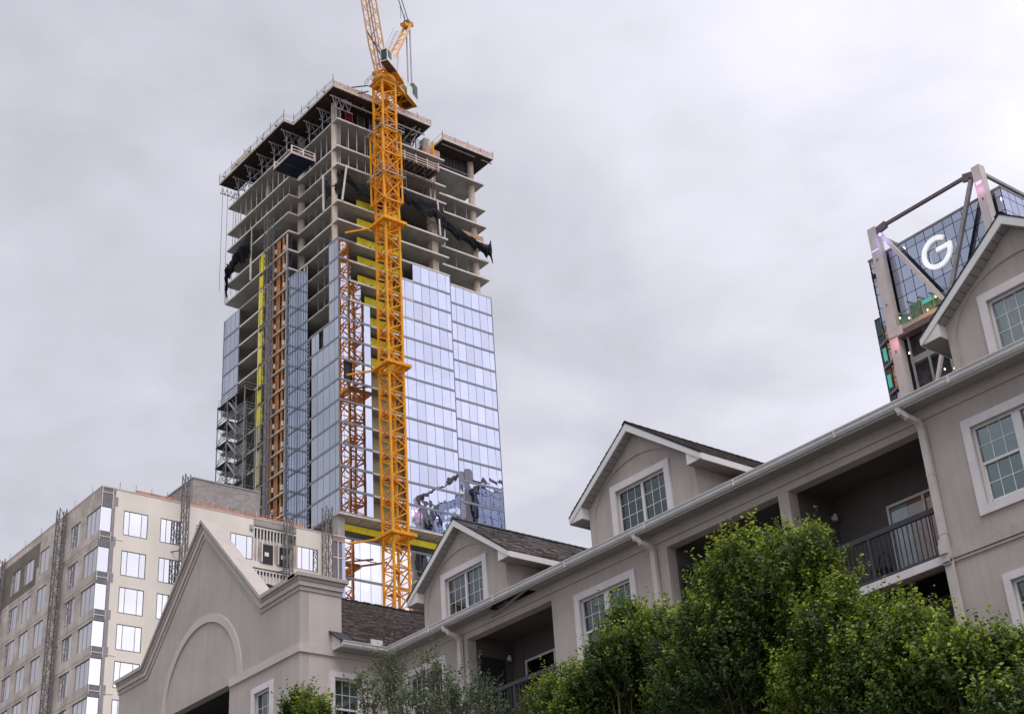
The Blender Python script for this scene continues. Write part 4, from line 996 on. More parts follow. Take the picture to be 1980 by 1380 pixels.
for z in (116.8, 94.3, 70.4, 48):
    frame_ring('tie_frame', 'crane', MX - .75, MX + MW + .85, MY - .75, MY + MW + .8, z, .5, .42)
    m = MB(); m.box(MX + .1, MX + .35, MY - .7, MY + MW + .7, z + .05, z + .35).box(MX + MW - .35, MX + MW - .1, MY - .7, MY + MW + .7, z + .05, z + .35); m.build('tie_frame_beam', 'crane', CR)
    pbar('tie_strut', 'crane', CR, (MX - .4, MY + MW + .5, z + .2), (96.9, 150.0, z + .25), .22)
    pbar('tie_strut', 'crane', CR, (MX + MW + .4, MY + MW + .5, z + .2), (105.0, 150.0, z + .25), .22)
    pbar('tie_strut', 'crane', CR, (MX - .3, MY + MW + .6, z + .2), (102.8, 150.0, z + .25), .2)
# climbing cage
m = MB(); a0, a1, b0, b1 = MX - .42, MX + MW + .42, MY - .42, MY + MW + .42
for (x, y) in ((a0, b0), (a1, b0), (a1, b1), (a0, b1)): m.bar((x, y, 120.3), (x, y, 132.6), .2)
for z in (120.4, 124.4, 128.4, 132.4):
    for p, q in (((a0, b0), (a1, b0)), ((a1, b0), (a1, b1)), ((a1, b1), (a0, b1)), ((a0, b1), (a0, b0))): m.bar((*p, z), (*q, z), .2)
for z in (120.4, 124.4, 128.4):
    for p, q in (((a0, b0), (a1, b0)), ((a1, b0), (a1, b1)), ((a1, b1), (a0, b1)), ((a0, b1), (a0, b0))): m.bar((*p, z), (*q, z + 4), .13).bar((*q, z), (*p, z + 4), .13)
m.build('climbing_cage', 'crane', CR)
for z in (124.7, 132.6):
    frame_ring('cage_walkway', 'post', a0 - .45, a1 + .45, b0 - .45, b1 + .45, z, .22, .12)
    m = MB()
    for hh in (.55, 1.1):
        for p, q in (((a0 - .45, b0 - .45), (a1 + .45, b0 - .45)), ((a1 + .45, b0 - .45), (a1 + .45, b1 + .45)), ((a0 - .45, b1 + .45), (a0 - .45, b0 - .45))): m.bar((*p, z + hh), (*q, z + hh), .05)
    m.build('walkway_rail', 'steel_grey', CR)
# slewing unit
SC = Vector((MX + MW / 2, MY + MW / 2, 0)); U = Vector((.88, .475, 0)).normalized(); P = Vector((-U.y, U.x, 0))   # U: towards the counter-jib
def S(u, p, z): v = SC + U * u + P * p; return (v.x, v.y, z)
m = MB(); 
for i in range(4):
    (a, b) = [(MX, MY), (MX + MW, MY), (MX + MW, MY + MW), (MX, MY + MW)][i]; (c_, d) = [(MX, MY), (MX + MW, MY), (MX + MW, MY + MW), (MX, MY + MW)][(i + 1) % 4]
    m.bar((a, b, 141.6), (c_, d, 141.6), .35, .8)
m.build('slewing_support', 'crane', CR)
MB().tube((SC.x, SC.y, 142.0), (SC.x, SC.y, 142.5), 1.75, k=28).tube((SC.x, SC.y, 142.5), (SC.x, SC.y, 142.9), 1.55, k=28).build('slewing_ring', 'crane', CR)
frame_ring('slewing_walkway', 'crane_pale', MX - .5, MX + MW + .45, MY - .45, MY + MW + .5, 141.75, .4, .08)
m = MB()
for hh in (.5, 1.0):
    for p, q in (((MX - .9, MY - .9), (MX - .9, MY + MW + .9)),): m.bar((*p, 141.8 + hh), (*q, 141.8 + hh), .05)
for f in range(4): m.bar((MX - .9, MY + MW + .9 - f * .9, 141.8), (MX - .9, MY + MW + .9 - f * .9, 142.8), .05)
m.build('walkway_rail', 'steel_grey', CR)
m = MB(); m.bar((99.0, 146.6, 141.7), (96.6, 149.8, 142.2), .14); m.bar((99.2, 146.9, 140.9), (98.0, 148.6, 141.0), .14); m.build('gangway_boom', 'steel_dark', CR)
m = MB(); m.bar(S(-1.7, -.95, 143.15), S(8.4, -.95, 143.15), .3, .5).bar(S(-1.7, .95, 143.15), S(8.4, .95, 143.15), .3, .5)
for u in (-1.6, 0, 1.6, 3.2, 4.8, 6.4, 8.3): m.bar(S(u, -.95, 143.15), S(u, .95, 143.15), .2, .3)
m.bar(S(3.2, -.95, 143.1), S(4.8, .95, 143.1), .12).bar(S(4.8, -.95, 143.1), S(6.4, .95, 143.1), .12).bar(S(3.2, .95, 143.1), S(4.8, -.95, 143.1), .12); m.build('counter_jib', 'crane', CR)
m = MB(); m.slab([S(1.4, -1.0, 143.42), S(3.1, -1.0, 143.42), S(3.1, 1.0, 143.42), S(1.4, 1.0, 143.42)], (0, 0, .05)).slab([S(4.9, -1.3, 143.42), S(8.8, -1.3, 143.42), S(8.8, 1.3, 143.42), S(4.9, 1.3, 143.42)], (0, 0, .05)); m.build('deck_plate', 'crane_dark', CR)
m = MB(); m.slab([S(5.0, -1.34, 143.0), S(8.7, -1.34, 143.0), S(8.7, -1.34, 144.3), S(5.0, -1.34, 144.3)], tuple(P * .08)); m.build('side_sign_board', 'white_paint', CR)
m = MB(); m.slab([S(4.6, -1.0, 144.6), S(7.6, -1.0, 144.6), S(7.6, .8, 144.6), S(4.6, .8, 144.6)], (0, 0, 1.5)); m.build('winch_housing', 'white_paint', CR)
m = MB(); m.slab([S(7.7, -1.15, 143.5), S(9.0, -1.15, 143.5), S(9.0, 1.15, 143.5), S(7.7, 1.15, 143.5)], (0, 0, 3.6)); m.build('counterweight', 'green_box', CR)
m = MB(); m.slab([S(4.6, -1.15, 143.5), S(7.6, -1.15, 143.5), S(7.6, 1.0, 143.5), S(4.6, 1.0, 143.5)], (0, 0, 1.0)); m.build('winch_base', 'green_box', CR)
m = MB()
for hh in (.55, 1.1): m.bar(S(1.2, -1.1, 143.4 + hh), S(4.6, -1.1, 143.4 + hh), .05)
for q in range(5): m.bar(S(1.2 + q * .85, -1.1, 143.4), S(1.2 + q * .85, -1.1, 144.5), .05)
m.build('deck_rail', 'crane_pale', CR)
# cab
cab = MB().slab([S(-3.1, -2.25, 143.3), S(-.3, -2.25, 143.3), S(-.3, -1.15, 143.3), S(-3.1, -1.15, 143.3)], (0, 0, 2.35)).build('cab', 'white_paint', CR)
MB().slab([S(-3.14, -2.15, 143.55), S(-3.14, -1.25, 143.55), S(-3.14, -1.25, 145.45), S(-3.14, -2.15, 145.45)], tuple(-U * .02)).build('windscreen', 'cab_glass', cab)
MB().slab([S(-2.95, -2.28, 144.1), S(-1.9, -2.28, 144.1), S(-1.9, -2.28, 145.4), S(-2.95, -2.28, 145.4)], tuple(-P * .02)).build('side_window', 'cab_glass', cab)
MB().slab([S(-3.2, -2.3, 143.2), S(-.3, -2.3, 143.2), S(-.3, -1.1, 143.2), S(-3.2, -1.1, 143.2)], (0, 0, .08)).build('cab_floor', 'crane_dark', cab)
MB().slab([S(-.3, -2.25, 143.3), S(3.0, -1.9, 143.3), S(3.0, -1.1, 143.3), S(-.3, -1.1, 143.3)], (0, 0, .1)).build('cab_gangway', 'crane', CR)
# A-frame
for p in (-.75, .75):
    MB().bar(S(-.3, p, 143.5), S(8.8, p * .75, 159.6), .30, .36).build('a_frame_leg', 'crane_pale', CR)
m = MB()
for f in np.linspace(.12, .95, 8):
    a = Vector(S(-.3, -.75, 143.5)).lerp(Vector(S(8.8, -.56, 159.6)), f); b = Vector(S(-.3, .75, 143.5)).lerp(Vector(S(8.8, .56, 159.6)), f + (.05 if int(f * 20) % 2 else -.05)); m.bar(a, b, .11)
m.build('a_frame_lacing', 'crane_pale', CR)
MB().bar(S(8.8, -.9, 159.6), S(8.8, .9, 159.6), .5, .7).bar(S(7.0, 0, 158.6), S(8.8, 0, 159.5), .9, .5).build('a_frame_head', 'crane', CR)
MB().tube(S(8.6, -.4, 159.9), S(8.6, .4, 159.9), .6, k=16).build('sheave', 'steel_dark', CR)
m = MB(); 
for q in range(14): m.bar(S(1.5 + q * .42, .9, 147.0 + q * .80), S(1.5 + q * .42, 1.3, 147.0 + q * .80), .04)
m.bar(S(1.5, .9, 147), S(7.0, .9, 157.6), .05).bar(S(1.5, 1.3, 147), S(7.0, 1.3, 157.6), .05).bar(S(1.5, 1.5, 147.8), S(7.0, 1.5, 158.6), .04); m.build('ladder', 'steel_grey', CR)
for q in (-.3, .3): MB().tube(S(8.85, q, 144), S(8.85, q, 159.6), .12, k=8).build('back_stay', 'steel_grey', CR)
MB().tube(S(4.2, .0, 144), S(5.6, .0, 156), .07, k=6).build('back_stay', 'steel_grey', CR)
m = MB(); m.bar(S(8.7, .4, 160.3), S(8.7, .4, 162), .05).bar(S(7.2, .4, 160), S(7.2, .4, 162.6), .05).bar(S(6.9, .4, 162.2), S(7.5, .4, 162.2), .05); m.build('mast_light_poles', 'steel_dark', CR)
# luffing jib
def J(s, p, n_): 
    d = Vector((-U.x * .292, -U.y * .292, .956)); nn = Vector((U.x * .956, U.y * .956, .292)); b = Vector(S(-1.0, 0, 143.6)); v = b + d * s + P * p + nn * n_; return v
JL = 46; hp, hn = .80, .85
def jw(s): return 1.0 if s > 4 else .55 + .45 * s / 4
for p in (-hp, hp):
    for n_ in (-hn, hn):
        m = MB(); m.bar(J(0, p * .8, n_ * .55), J(4, p, n_), .18).bar(J(4, p, n_), J(JL, p, n_), .17); m.build('jib_chord', 'crane_pale', CR)
m = MB(); s_ = 0.3; k = 0
while s_ < JL - 1.2:
    a, b = jw(s_), jw(s_ + 1.2)
    for (p0, n0, p1, n1_) in ((-hp, -hn, hp, -hn), (hp, -hn, hp, hn), (hp, hn, -hp, hn), (-hp, hn, -hp, -hn)):
        if k % 2: m.bar(J(s_, p0 * a, n0 * a), J(s_ + 1.2, p1 * b, n1_ * b), .075)
        else: m.bar(J(s_, p1 * a, n1_ * a), J(s_ + 1.2, p0 * b, n0 * b), .075)
    s_ += 1.2; k += 1
m.build('jib_lacing', 'crane_pale', CR, kind='stuff')
MB().bar(J(.5, 0, 0), J(JL - 2, 0, .1), .28, .05).build('jib_catwalk', 'steel_grey', CR)
m = MB(); m.bar(J(2.0, -.8, -.8), J(6.5, .8, -.7), .14).bar(J(5.5, .8, .8), S(.6, -.9, 146.5), .14); m.build('jib_brace', 'crane_dark', CR)
for q in (-.25, .25): MB().tube(S(8.6, q, 160.2), tuple(J(JL, q, .8)), .09, k=6).build('luffing_rope', 'steel_grey', CR)

# ================================================================== mid-rise building on the left, half clad
FS = 1.4
def Sx(v): return v * FS
def Sz(z): return 1.6 + (z - 1.6) * FS
M_ = thing('midrise_building', 'half clad mid-rise block with blotchy masonry and beige sheathing left of the glass tower', 'building')
XL, YL, ZT = 34.06, 80.0, 38.88
def fb(name, m_, x0, x1, y0, y1, z0, z1, parent=M_, **k): return pbox(name, m_, parent, Sx(x0), Sx(x1), Sx(y0), Sx(y1), Sz(z0), Sz(z1), **k)
rows = [(37.53, 35.96), (34.97, 33.40), (32.68, 31.08), (30.40, 28.85), (28.18, 26.60), (25.93, 24.36), (23.68, 22.1), (21.4, 19.85)]
# left face (facing -X): wall with real openings
colsL = [(80.10, 81.98, 3), (82.82, 84.26, 2), (87.52, 88.98, 2), (89.90, 91.36, 2), (92.14, 93.58, 2), (95.9, 97.3, 2), (98.2, 99.6, 2), (100.6, 102.0, 2), (104.4, 105.9, 2), (106.8, 108.2, 2)]
hL = [(a, b, z1, z0) for (a, b, n) in colsL[1:] for (z0, z1) in rows] + [(80.02, 81.98, z1, z0) for (z0, z1) in rows]
m = MB()
for (a, b, c, d) in wall_holes(80.02, 112, 0.0, ZT - .1, hL): m.box(Sx(XL), Sx(XL + .25), Sx(a), Sx(b), Sz(c) if c > 0 else 0, Sz(d))
m.build('masonry_wall', 'block', M_)
for i, (a, b) in enumerate([(r0[0] + .35, r1[1]) for r0, r1 in zip(rows[1:], rows)] ):
    pass
for (z0, z1) in rows:       # floor joints: recessed dark line with a slightly proud slab strip
    zz = z1 - .62
    fb('slab_strip', 'block', XL - .012, XL, 80.0, 112, zz - .10, zz + .10)
    fb('floor_joint', 'block_dark', XL - .016, XL, 80.0, 112, zz + .10, zz + .125)
r = random.Random(4)
for (a, b, n) in colsL:
    for (z0, z1) in rows:
        wn = fb('window', 'strip_grey', XL + .07, XL + .10, a, b, z0 - .05, z0)
        aa = a
        w_ = (b - a) / n
        for q in range(n):
            fb('pane', 'mid_glass_side', XL + .085, XL + .095, a + q * w_ + .03, a + (q + 1) * w_ - .03, z1 + .05, z0 - .05, parent=wn) if False else None
        wn2 = MB(); P_ = lambda y0, y1, c, d: wn2.box(Sx(XL + .05), Sx(XL + .09), Sx(y0), Sx(y1), Sz(c), Sz(d))
        P_(a, a + .05, z1, z0 - .05); P_(b - .05, b, z1, z0 - .05); P_(a + .05, b - .05, z1, z1 + .05)
        for q in range(1, n): P_(a + q * w_ - .02, a + q * w_ + .02, z1 + .05, z0 - .05)
        bpy.data.objects.remove(wn); wn2.box(Sx(XL + .05), Sx(XL + .09), Sx(a), Sx(b), Sz(z0 - .05), Sz(z0)); wn = wn2.build('window', 'strip_grey', M_)
        pbox('pane', 'mid_glass_side', wn, Sx(XL + .062), Sx(XL + .07), Sx(a + .03), Sx(b - .03), Sz(z1 + .03), Sz(z0 - .03))
# darker weathered panel high on the left face
for (a, b, c, d) in wall_holes(89.05, 95.0, 35.35, 38.3, hL + [(89.0, 89.4, 35.3, 36.6)]): fb('weathered_patch', 'block_dark', XL - .010, XL - .002, a, b, c, d)
# right face (facing -Y)
colsR = [(35.58, 37.17, .38, 1.17), (38.01, 39.57, .38, 1.17), (40.41, 42.0, .38, 1.17), (42.84, 44.43, .38, 1.17), (47.70, 49.29, .38, .95)]
hR = [(a, b, z1, z0) for (a, b, c, d) in colsR for (z0, z1) in rows] + [(34.06, 34.80, z1, z0) for z0, z1 in rows] + [(44.47, 47.65, z1 - .25 if z0 < 37 else 35.85, z0 + .85 if z0 > 37 else z0 + .55) for (z0, z1) in rows[:4]]
m = MB()
for (a, b, c, d) in wall_holes(35.0, 50.43, 0.0, ZT - .02, hR): m.box(Sx(a), Sx(b), Sx(YL), Sx(YL + .25), Sz(c) if c > 0 else 0, Sz(d))
m.build('sheathed_wall', 'sheathing', M_)
m = MB()
for (a, b, c, d) in wall_holes(34.065, 34.995, 0.0, ZT - .08, [(34.065, 34.80, z1, z0) for z0, z1 in rows]): m.box(Sx(a), Sx(b), Sx(YL) - .004, Sx(YL + .012), Sz(c) if c > 0 else 0, Sz(d))
m.build('corner_wall', 'dark_mesh', M_)
for i, (z0, z1) in enumerate(rows):   # stepped grey membrane edge
    fb('membrane_strip', 'strip_grey', 34.80, 34.98 + .08 * (i % 2), YL - .01, YL, z1 - .25, z0 + (.9 if i == 0 else .45))
    fb('membrane_edge', 'strip_grey', 34.98, 35.16, YL - .008, YL, z0 + .15, z0 + .75) 
    fb('girt', 'stud', 34.10, 34.82, YL - .03, YL - .005, z1 - .36, z1 - .32); 
    fb('girt', 'stud', 34.80, 34.83, YL - .03, YL - .005, z1 - .55, z1 + .02); fb('girt', 'stud', 34.10, 34.13, YL - .03, YL - .005, z1 - .55, z1 + .02)
    fb('white_batten', 'stud', 35.02, 35.62, YL - .03, YL, z1 - .40, z1 - .37) if i in (0, 3, 4) else None
    fb('pane', 'mid_glass', 34.10, 34.78, YL + .03, YL + .04, z1 + .03, z0 - .03)
fb('girt', 'stud', 34.10, 34.82, YL - .03, YL - .005, 38.45, 38.49); fb('girt', 'stud', 34.80, 34.84, YL - .03, YL - .005, 37.5, 38.8); fb('girt', 'stud', 34.10, 34.14, YL - .03, YL - .005, 37.5, 38.8)
for (a, b, ma, mb_) in colsR:
    for (z0, z1) in rows:
        w2 = MB(); Q = lambda x0, x1, c, d: w2.box(Sx(x0), Sx(x1), Sx(YL - .01), Sx(YL + .05), Sz(c), Sz(d))
        Q(a, b, z0 - .05, z0); Q(a, b, z1, z1 + .035); Q(a, a + .04, z1 + .035, z0 - .05); Q(b - .04, b, z1 + .035, z0 - .05)
        for u in (ma, mb_): Q(a + u - .012, a + u + .012, z1 + .035, z0 - .05)
        wn = w2.build('window', 'win_frame', M_)
        for u0, u1 in ((0.04, ma - .012), (ma + .012, mb_ - .012), (mb_ + .012, b - a - .04)):
            pbox('pane', 'mid_glass', wn, Sx(a + u0), Sx(a + u1), Sx(YL + .01), Sx(YL + .02), Sz(z1 + .035), Sz(z0 - .05))
# the open stud bay
for i, (z0, z1) in enumerate(rows[:4]):
    lo, hi = (z1 - .25 if i else 35.85), (z0 + .85 if i == 0 else z0 + .55)
    fb('bay_lining', 'sheathing' if i else 'tarp_grey', 44.47, 47.65, YL + .5, YL + .55, lo - .2, hi + .1)
    k = 0; x = 44.5
    while x < 47.6:
        fb('metal_stud', 'stud', x, x + .07, YL + .01, YL + .12, lo, hi - .12); x += .24; k += 1
    fb('track', 'stud', 44.47, 47.65, YL + .0, YL + .13, hi - .20, hi - .12); fb('track', 'stud', 44.47, 47.65, YL, YL + .13, lo, lo + .06)
    x = 44.6
    while x < 47.5: fb('insulation_batt', 'insulation' if i == 0 else 'yellow_batt' if 'yellow_batt' in MATS else 'sheathing', x, x + .17, YL + .14, YL + .17, lo, hi - (.85 if i == 0 else .4)); x += .24
fb('grey_header', 'concrete', 44.47, 47.65, YL - .01, YL + .05, 38.38, 38.80)
for (a, b) in ((45.17, 45.90), (46.38, 47.10)):
    fb('dark_door_panel', 'door_dark', a, b, YL - .06, YL - .02, 35.86, 37.16); fb('paper_notice', 'white_paint', a + .12, a + .42, YL - .07, YL - .062, 36.35, 36.62)
    fb('door_side', 'strip_grey', a - .22, a - .02, YL - .06, YL - .02, 35.9, 37.25); fb('door_side', 'stud', a - .10, a - .03, YL - .08, YL - .062, 35.95, 37.4)
fb('vent_box', 'steel_grey', 44.20, 44.42, YL - .06, YL, 37.9, 38.3)
fb('vent_box', 'steel_dark', 44.24, 44.38, YL - .07, YL - .06, 37.92, 38.0)
# glazed end bay
for (x0, x1) in ((50.47, 50.95), (51.0, 51.3)):
    for (c, d) in ((35.7, 37.30), (37.38, 38.5), (33.4, 35.6)): fb('end_bay_pane', 'dark_mesh', x0, x1, YL + .20, YL + .22, c, d)
fb('end_bay_frame', 'trim', 50.95, 51.02, YL + .15, YL + .25, 30, 38.55); fb('end_bay_frame', 'trim', 50.43, 51.5, YL + .15, YL + .25, 37.31, 37.37); fb('end_bay_frame', 'pink_rail', 50.43, 51.5, YL + .14, YL + .25, 38.5, 38.62)
fb('end_bay_frame', 'office_glass', 51.30, 51.55, YL + .18, YL + .24, 30, 38.55)
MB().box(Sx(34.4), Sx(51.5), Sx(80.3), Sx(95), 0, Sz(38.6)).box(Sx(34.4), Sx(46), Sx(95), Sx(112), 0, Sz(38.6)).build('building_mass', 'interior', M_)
MB().box(Sx(34.32), Sx(51.5), Sx(80.26), Sx(95), Sz(38.62), Sz(38.80)).box(Sx(34.32), Sx(46), Sx(95), Sx(112), Sz(38.62), Sz(38.80)).build('roof', 'concrete', M_)
MB().box(Sx(34.04), Sx(51.5), Sx(79.97), Sx(80.15), Sz(38.78), Sz(38.86)).box(Sx(34.04), Sx(34.3), Sx(80.15), Sx(112), Sz(38.76), Sz(38.86)).build('parapet', 'pink_rail', M_)
# roof edge guard
for x in np.arange(35.2, 51.3, 1.05): fb('guard_post', 'safety_orange' if x < 40 else 'pink_rail', x, x + .035, 79.99, 80.02, 38.88, 39.32)
for y in np.arange(81.5, 111, 2.6): fb('guard_post', 'steel_grey', 34.1, 34.13, y, y + .03, 38.88, 39.35)
fb('edge_netting', 'safety_orange', 36.3, 39.0, 80.04, 80.06, 38.90, 39.03); fb('edge_netting', 'safety_orange', 39.5, 48.2, 80.04, 80.06, 38.90, 39.04); fb('guard_rail', 'safety_orange', 38.6, 50.4, 80.02, 80.04, 39.15, 39.18)
MB().prism([(Sx(37.9), Sz(38.85)), (Sx(39.2), Sz(38.85)), (Sx(38.95), Sz(40.15))], Sx(83.0), Sx(83.1), axis='y').prism([(Sx(37.9), Sz(38.85)), (Sx(39.2), Sz(38.85)), (Sx(38.95), Sz(40.15))], Sx(82.6), Sx(82.61), axis='y').build('gable_sheathing', 'plywood', M_)
MB().box(Sx(42.10), Sx(47.15), Sx(84), Sx(90), Sz(38.8), Sz(42.60)).build('brick_penthouse', 'grey_brick', M_)
MB().box(Sx(42.04), Sx(47.18), Sx(83.95), Sx(90.05), Sz(42.60), Sz(42.68)).build('penthouse_coping', 'concrete', M_)
fb('penthouse_lean_to', 'grey_brick', 40.9, 42.1, 85.5, 92.5, 38.8, 41.5)

# ---- mast climbers
def climber(label, x, y, w_, z0, z1, face):
    t = thing('hoist_mast', label, 'mast', 'work platform masts climbing the unfinished buildings')
    lattice(t, 'mast_section', 'mast_steel', x, y, w_, z0, z1, 1.0, .085, .045, sections=2.0)
    z = z0 + 4
    while z < z1:
        if face == 'y': pbar('wall_tie', 'steel_dark', t, (x, y + w_, z), (x - .9, y + w_ + 1.2, z), .08)
        else: pbar('wall_tie', 'steel_dark', t, (x + w_, y, z), (x + w_ + 1.0, y - .9, z), .08)
        z += 7.5
    return t
climber('steel lattice mast rising above the beige sheathing beside the brick penthouse', Sx(39.15), Sx(79.2), .50, 0, Sz(39.95), 'y')
climber('steel lattice mast in front of the open stud bay', Sx(46.50), Sx(79.2), .62, 0, Sz(39.0), 'y')
climber('steel lattice mast between the last beige wall window and the dark end bay', Sx(49.45), Sx(79.2), .68, 0, Sz(40.2), 'y')
climber('steel lattice mast climbing the blotchy masonry face', Sx(33.5), Sx(84.9), .62, 0, Sz(38.9), 'x')
climber('steel lattice mast at the far end of the masonry face by the picture edge', Sx(33.5), Sx(94.9), .62, 0, Sz(38.8), 'x')
climber('tall dark lattice hoist mast between the yellow strip and the orange bay of the tower', XS - 1.55, 163.9, .95, 0, 125.2, 'x')

# ---- stair scaffold on the tower's left end
SF = thing('stair_scaffold', 'grey scaffold stair tower with dark landings against the left end of the glass tower', 'scaffold')
sx0, sx1, sy0, sy1 = XS - 1.9, XS - .15, 168.9, 176.8
m = MB()
for x in (sx0, sx1):
    for y in (sy0, sy0 + 2.5, sy0 + 5.0, sy1): m.bar((x, y, 70), (x, y, 99.9), .12)
m.build('standard', 'steel_grey', SF, kind='stuff')
for lv in (99.6, 96.5, 93.3, 90.1, 86.9, 83.7, 80.6, 77.4, 74.2):
    pbox('landing', 'joist', SF, sx0 - .1, sx1 + .1, sy0 + 4.9, sy1 + .15, lv - .10, lv)
    if lv > 99: pbox('top_deck', 'joist', SF, sx0 - .1, sx1, sy0, sy0 + 4.9, lv - .1, lv)
    pbar('ledger', 'steel_grey', SF, (sx0, sy0, lv), (sx0, sy1, lv), .1); pbar('ledger', 'steel_grey', SF, (sx0, sy0, lv), (sx1, sy0, lv), .12); pbar('ledger', 'steel_grey', SF, (sx0, sy0 + 2.5, lv), (sx1, sy0 + 2.5, lv), .12)
    for hh in (.5, 1.0): pbar('guard_rail', 'steel_grey', SF, (sx0, sy0, lv + hh), (sx0, sy1, lv + hh), .06); pbar('guard_rail', 'steel_grey', SF, (sx0, sy0, lv + hh), (sx1, sy0, lv + hh), .06)
    if lv < 99:
        m = MB()
        for i in range(9):
            f = i / 9; m.box(sx0 + .1, sx0 + 1.2, sy0 + 2.2 + f * 2.8, sy0 + 2.55 + f * 2.8, lv + f * 3.1, lv + f * 3.1 + .06)
        m.bar((sx0 + .08, sy0 + 2.2, lv), (sx0 + .08, sy0 + 5, lv + 3.1), .1, .22).bar((sx0 + 1.25, sy0 + 2.2, lv), (sx0 + 1.25, sy0 + 5, lv + 3.1), .1, .22)
        m.bar((sx0 + .08, sy0 + 2.2, lv + 1), (sx0 + .08, sy0 + 5, lv + 4.1), .05)
        m.build('stair_flight', 'post', SF)
        pbar('cross_brace', 'steel_grey', SF, (sx0, sy0 + 5, lv), (sx0, sy1, lv + 3.0), .06); pbar('cross_brace', 'steel_grey', SF, (sx0, sy1, lv), (sx0, sy0 + 5, lv + 3.0), .06)
        pbar('cross_brace', 'steel_grey', SF, (sx0, sy1, lv), (sx1, sy1, lv + 3.0), .06); pbar('cross_brace', 'steel_grey', SF, (sx1, sy0 + 2.5, lv), (sx1, sy0, lv + 3.0), .06)
        pbox('screen_netting', 'post', SF, sx1 - .02, sx1, sy0 + 2.6 + (int(lv) % 2) * .4, sy0 + 4.4, lv + .6, lv + 2.8)

# ================================================================== office tower with the letter G
G = thing('office_tower', 'dark glass office tower with pale exposed steel columns and a white letter G sign', 'building')
GX = 153.7; GF = 155.4; k_ = GF / GX
def gy(y): return y * k_
def gz(z): return 1.6 + (z - 1.6) * k_
yR, yL_, zT_ = 84.15, 106.25, 108.85
MB().box(GF + .15, 178, yR + .15, yL_ - .15, 0, zT_ - .1).build('tower_core', 'form_dark', G)
MB().box(GF - .05, 178.1, yR - .05, yR + .3, zT_ - .05, zT_ + .25).box(GF - .05, GF + .3, yR + .3, yL_, zT_ - .05, zT_ + .25).box(GF + .3, 178.1, yL_ - .3, yL_, zT_ - .05, zT_ + .25).build('roof_coping', 'tarp_grey', G)
gp = []
zrow = [zT_ - .1, zT_ - 1.3]
while zrow[-1] > 40: zrow.append(zrow[-1] - 2.15)
ycol = [yR + .05]
while ycol[-1] < yL_ - .8: ycol.append(min(ycol[-1] + 1.55, yL_))
for i in range(len(zrow) - 1):
    zz1, zz0 = zrow[i], zrow[i + 1]
    if zz1 < 60: continue
    for j in range(len(ycol) - 1):
        a, b = ycol[j], ycol[j + 1]
        if zz1 < 96.5 and 87 < (a + b) / 2 < 102.8: continue
        gp.append((GF, GF + .05, a + .05, b - .05, zz0 + .05, zz1 - .05, zz1))
xs = list(np.arange(GF + .1, 178, 1.55))
for i in range(len(zrow) - 1):
    zz1, zz0 = zrow[i], zrow[i + 1]
    if zz1 < 70: continue
    for a, b in zip(xs[:-1], xs[1:]): 
        gp.append((a + .05, b - .05, yR, yR + .05, zz0 + .05, zz1 - .05, zz1 - 20)); gp.append((a + .05, b - .05, yL_ - .05, yL_, zz0 + .05, zz1 - .05, zz1 - 40))
gp.sort(key=lambda q: -q[6])
for q in gp[:290]: pbox('pane', 'wing_glass' if q[2] > 104.4 and q[6] < 104 else 'office_glass', G, *q[:6])
m = MB()
m9 = MB()
for q in gp[290:]: (m9 if q[2] > 104.4 and q[0] == GF else m).box(*q[:6])
m9.build('end_panes', 'wing_glass', G, kind='stuff')
m.build('small_panes', 'office_glass', G, kind='stuff')
# lower wing stepping out to the left
MB().box(GF + .4, 176, yL_ - .1, 107.4, 0, 100.2).build('side_wing', 'form_dark', G)
for z in np.arange(70, 100, 2.5): pbox('wing_pane', 'wing_glass', G, GF + .35, GF + .4, yL_ + .05, 107.35, z, z + 2.3)
for z, y in ((93.5, 106.4), (89.5, 106.5)): pbox('lit_window', 'teal_lit', G, GF + .30, GF + .34, y, y + .55, z, z + 1.9)
for z in (92.6, 88.6, 96): pbar('outrigger', 'tarp_grey', G, (GF - .6, 104.9, z), (GF + .3, 107.2, z - .1), .25)
# exposed frame
def column(x, y, w_, z0, z1):
    MB().box(x, x + w_, y, y + w_, z0, z1).build('steel_column', 'pink_column', G)
    for z in (z1 - 12.4, z1 - 5.2, z1 - 19.6, z1 - 27): MB().tube((x - .12, y + w_ * .45, z), (x + .02, y + w_ * .45, z), .12, k=10).build('column_stud', 'beam_dark', G)
column(GX, 102.89, 1.35, 0, 112.5); column(GX, 85.35, 1.25, 0, 112.6); column(GX + 21, 102.89, 1.3, 0, 112.5); column(GX + 19, 85.35, 1.2, 0, 112.6)
def strut(p, q, w_=.5, m_='pink_column'): pbar('brace', m_, G, p, q, w_, w_)
xf = GX + .35
m = MB(); m.bar((xf, 102.7, 112.0), (xf, 86.6, 112.0), .4, .45).bar((xf, 102.9, 111.7), (xf, 101.2, 112.0), .5, 1.0).bar((xf, 86.6, 111.6), (xf, 88.2, 112.0), .5, 1.1); m.build('ring_beam', 'beam_dark', G)
m = MB(); m.bar((GX + 1.1, 85.7, 111.6), (GX + 19, 85.7, 111.6), .4, .45); m.build('ring_beam', 'tarp_grey', G)
m = MB(); m.bar((GX + 1.1, 103.5, 111.6), (GX + 21, 103.5, 111.6), .4, .45); m.build('ring_beam', 'tarp_grey', G)
strut((xf, 102.4, 111.0), (xf, 94.7, 96.2)); strut((xf, 87.0, 111.4), (xf, 94.3, 96.2), .5, 'tarp_grey')
MB().box(xf - .3, xf + .3, 93.7, 95.2, 95.4, 96.8).build('node_plate', 'tarp_grey', G)
strut((xf, 94.6, 95.0), (xf, 103.0, 76.5), .45); strut((xf, 94.3, 95.0), (xf, 86.3, 76.5), .45)
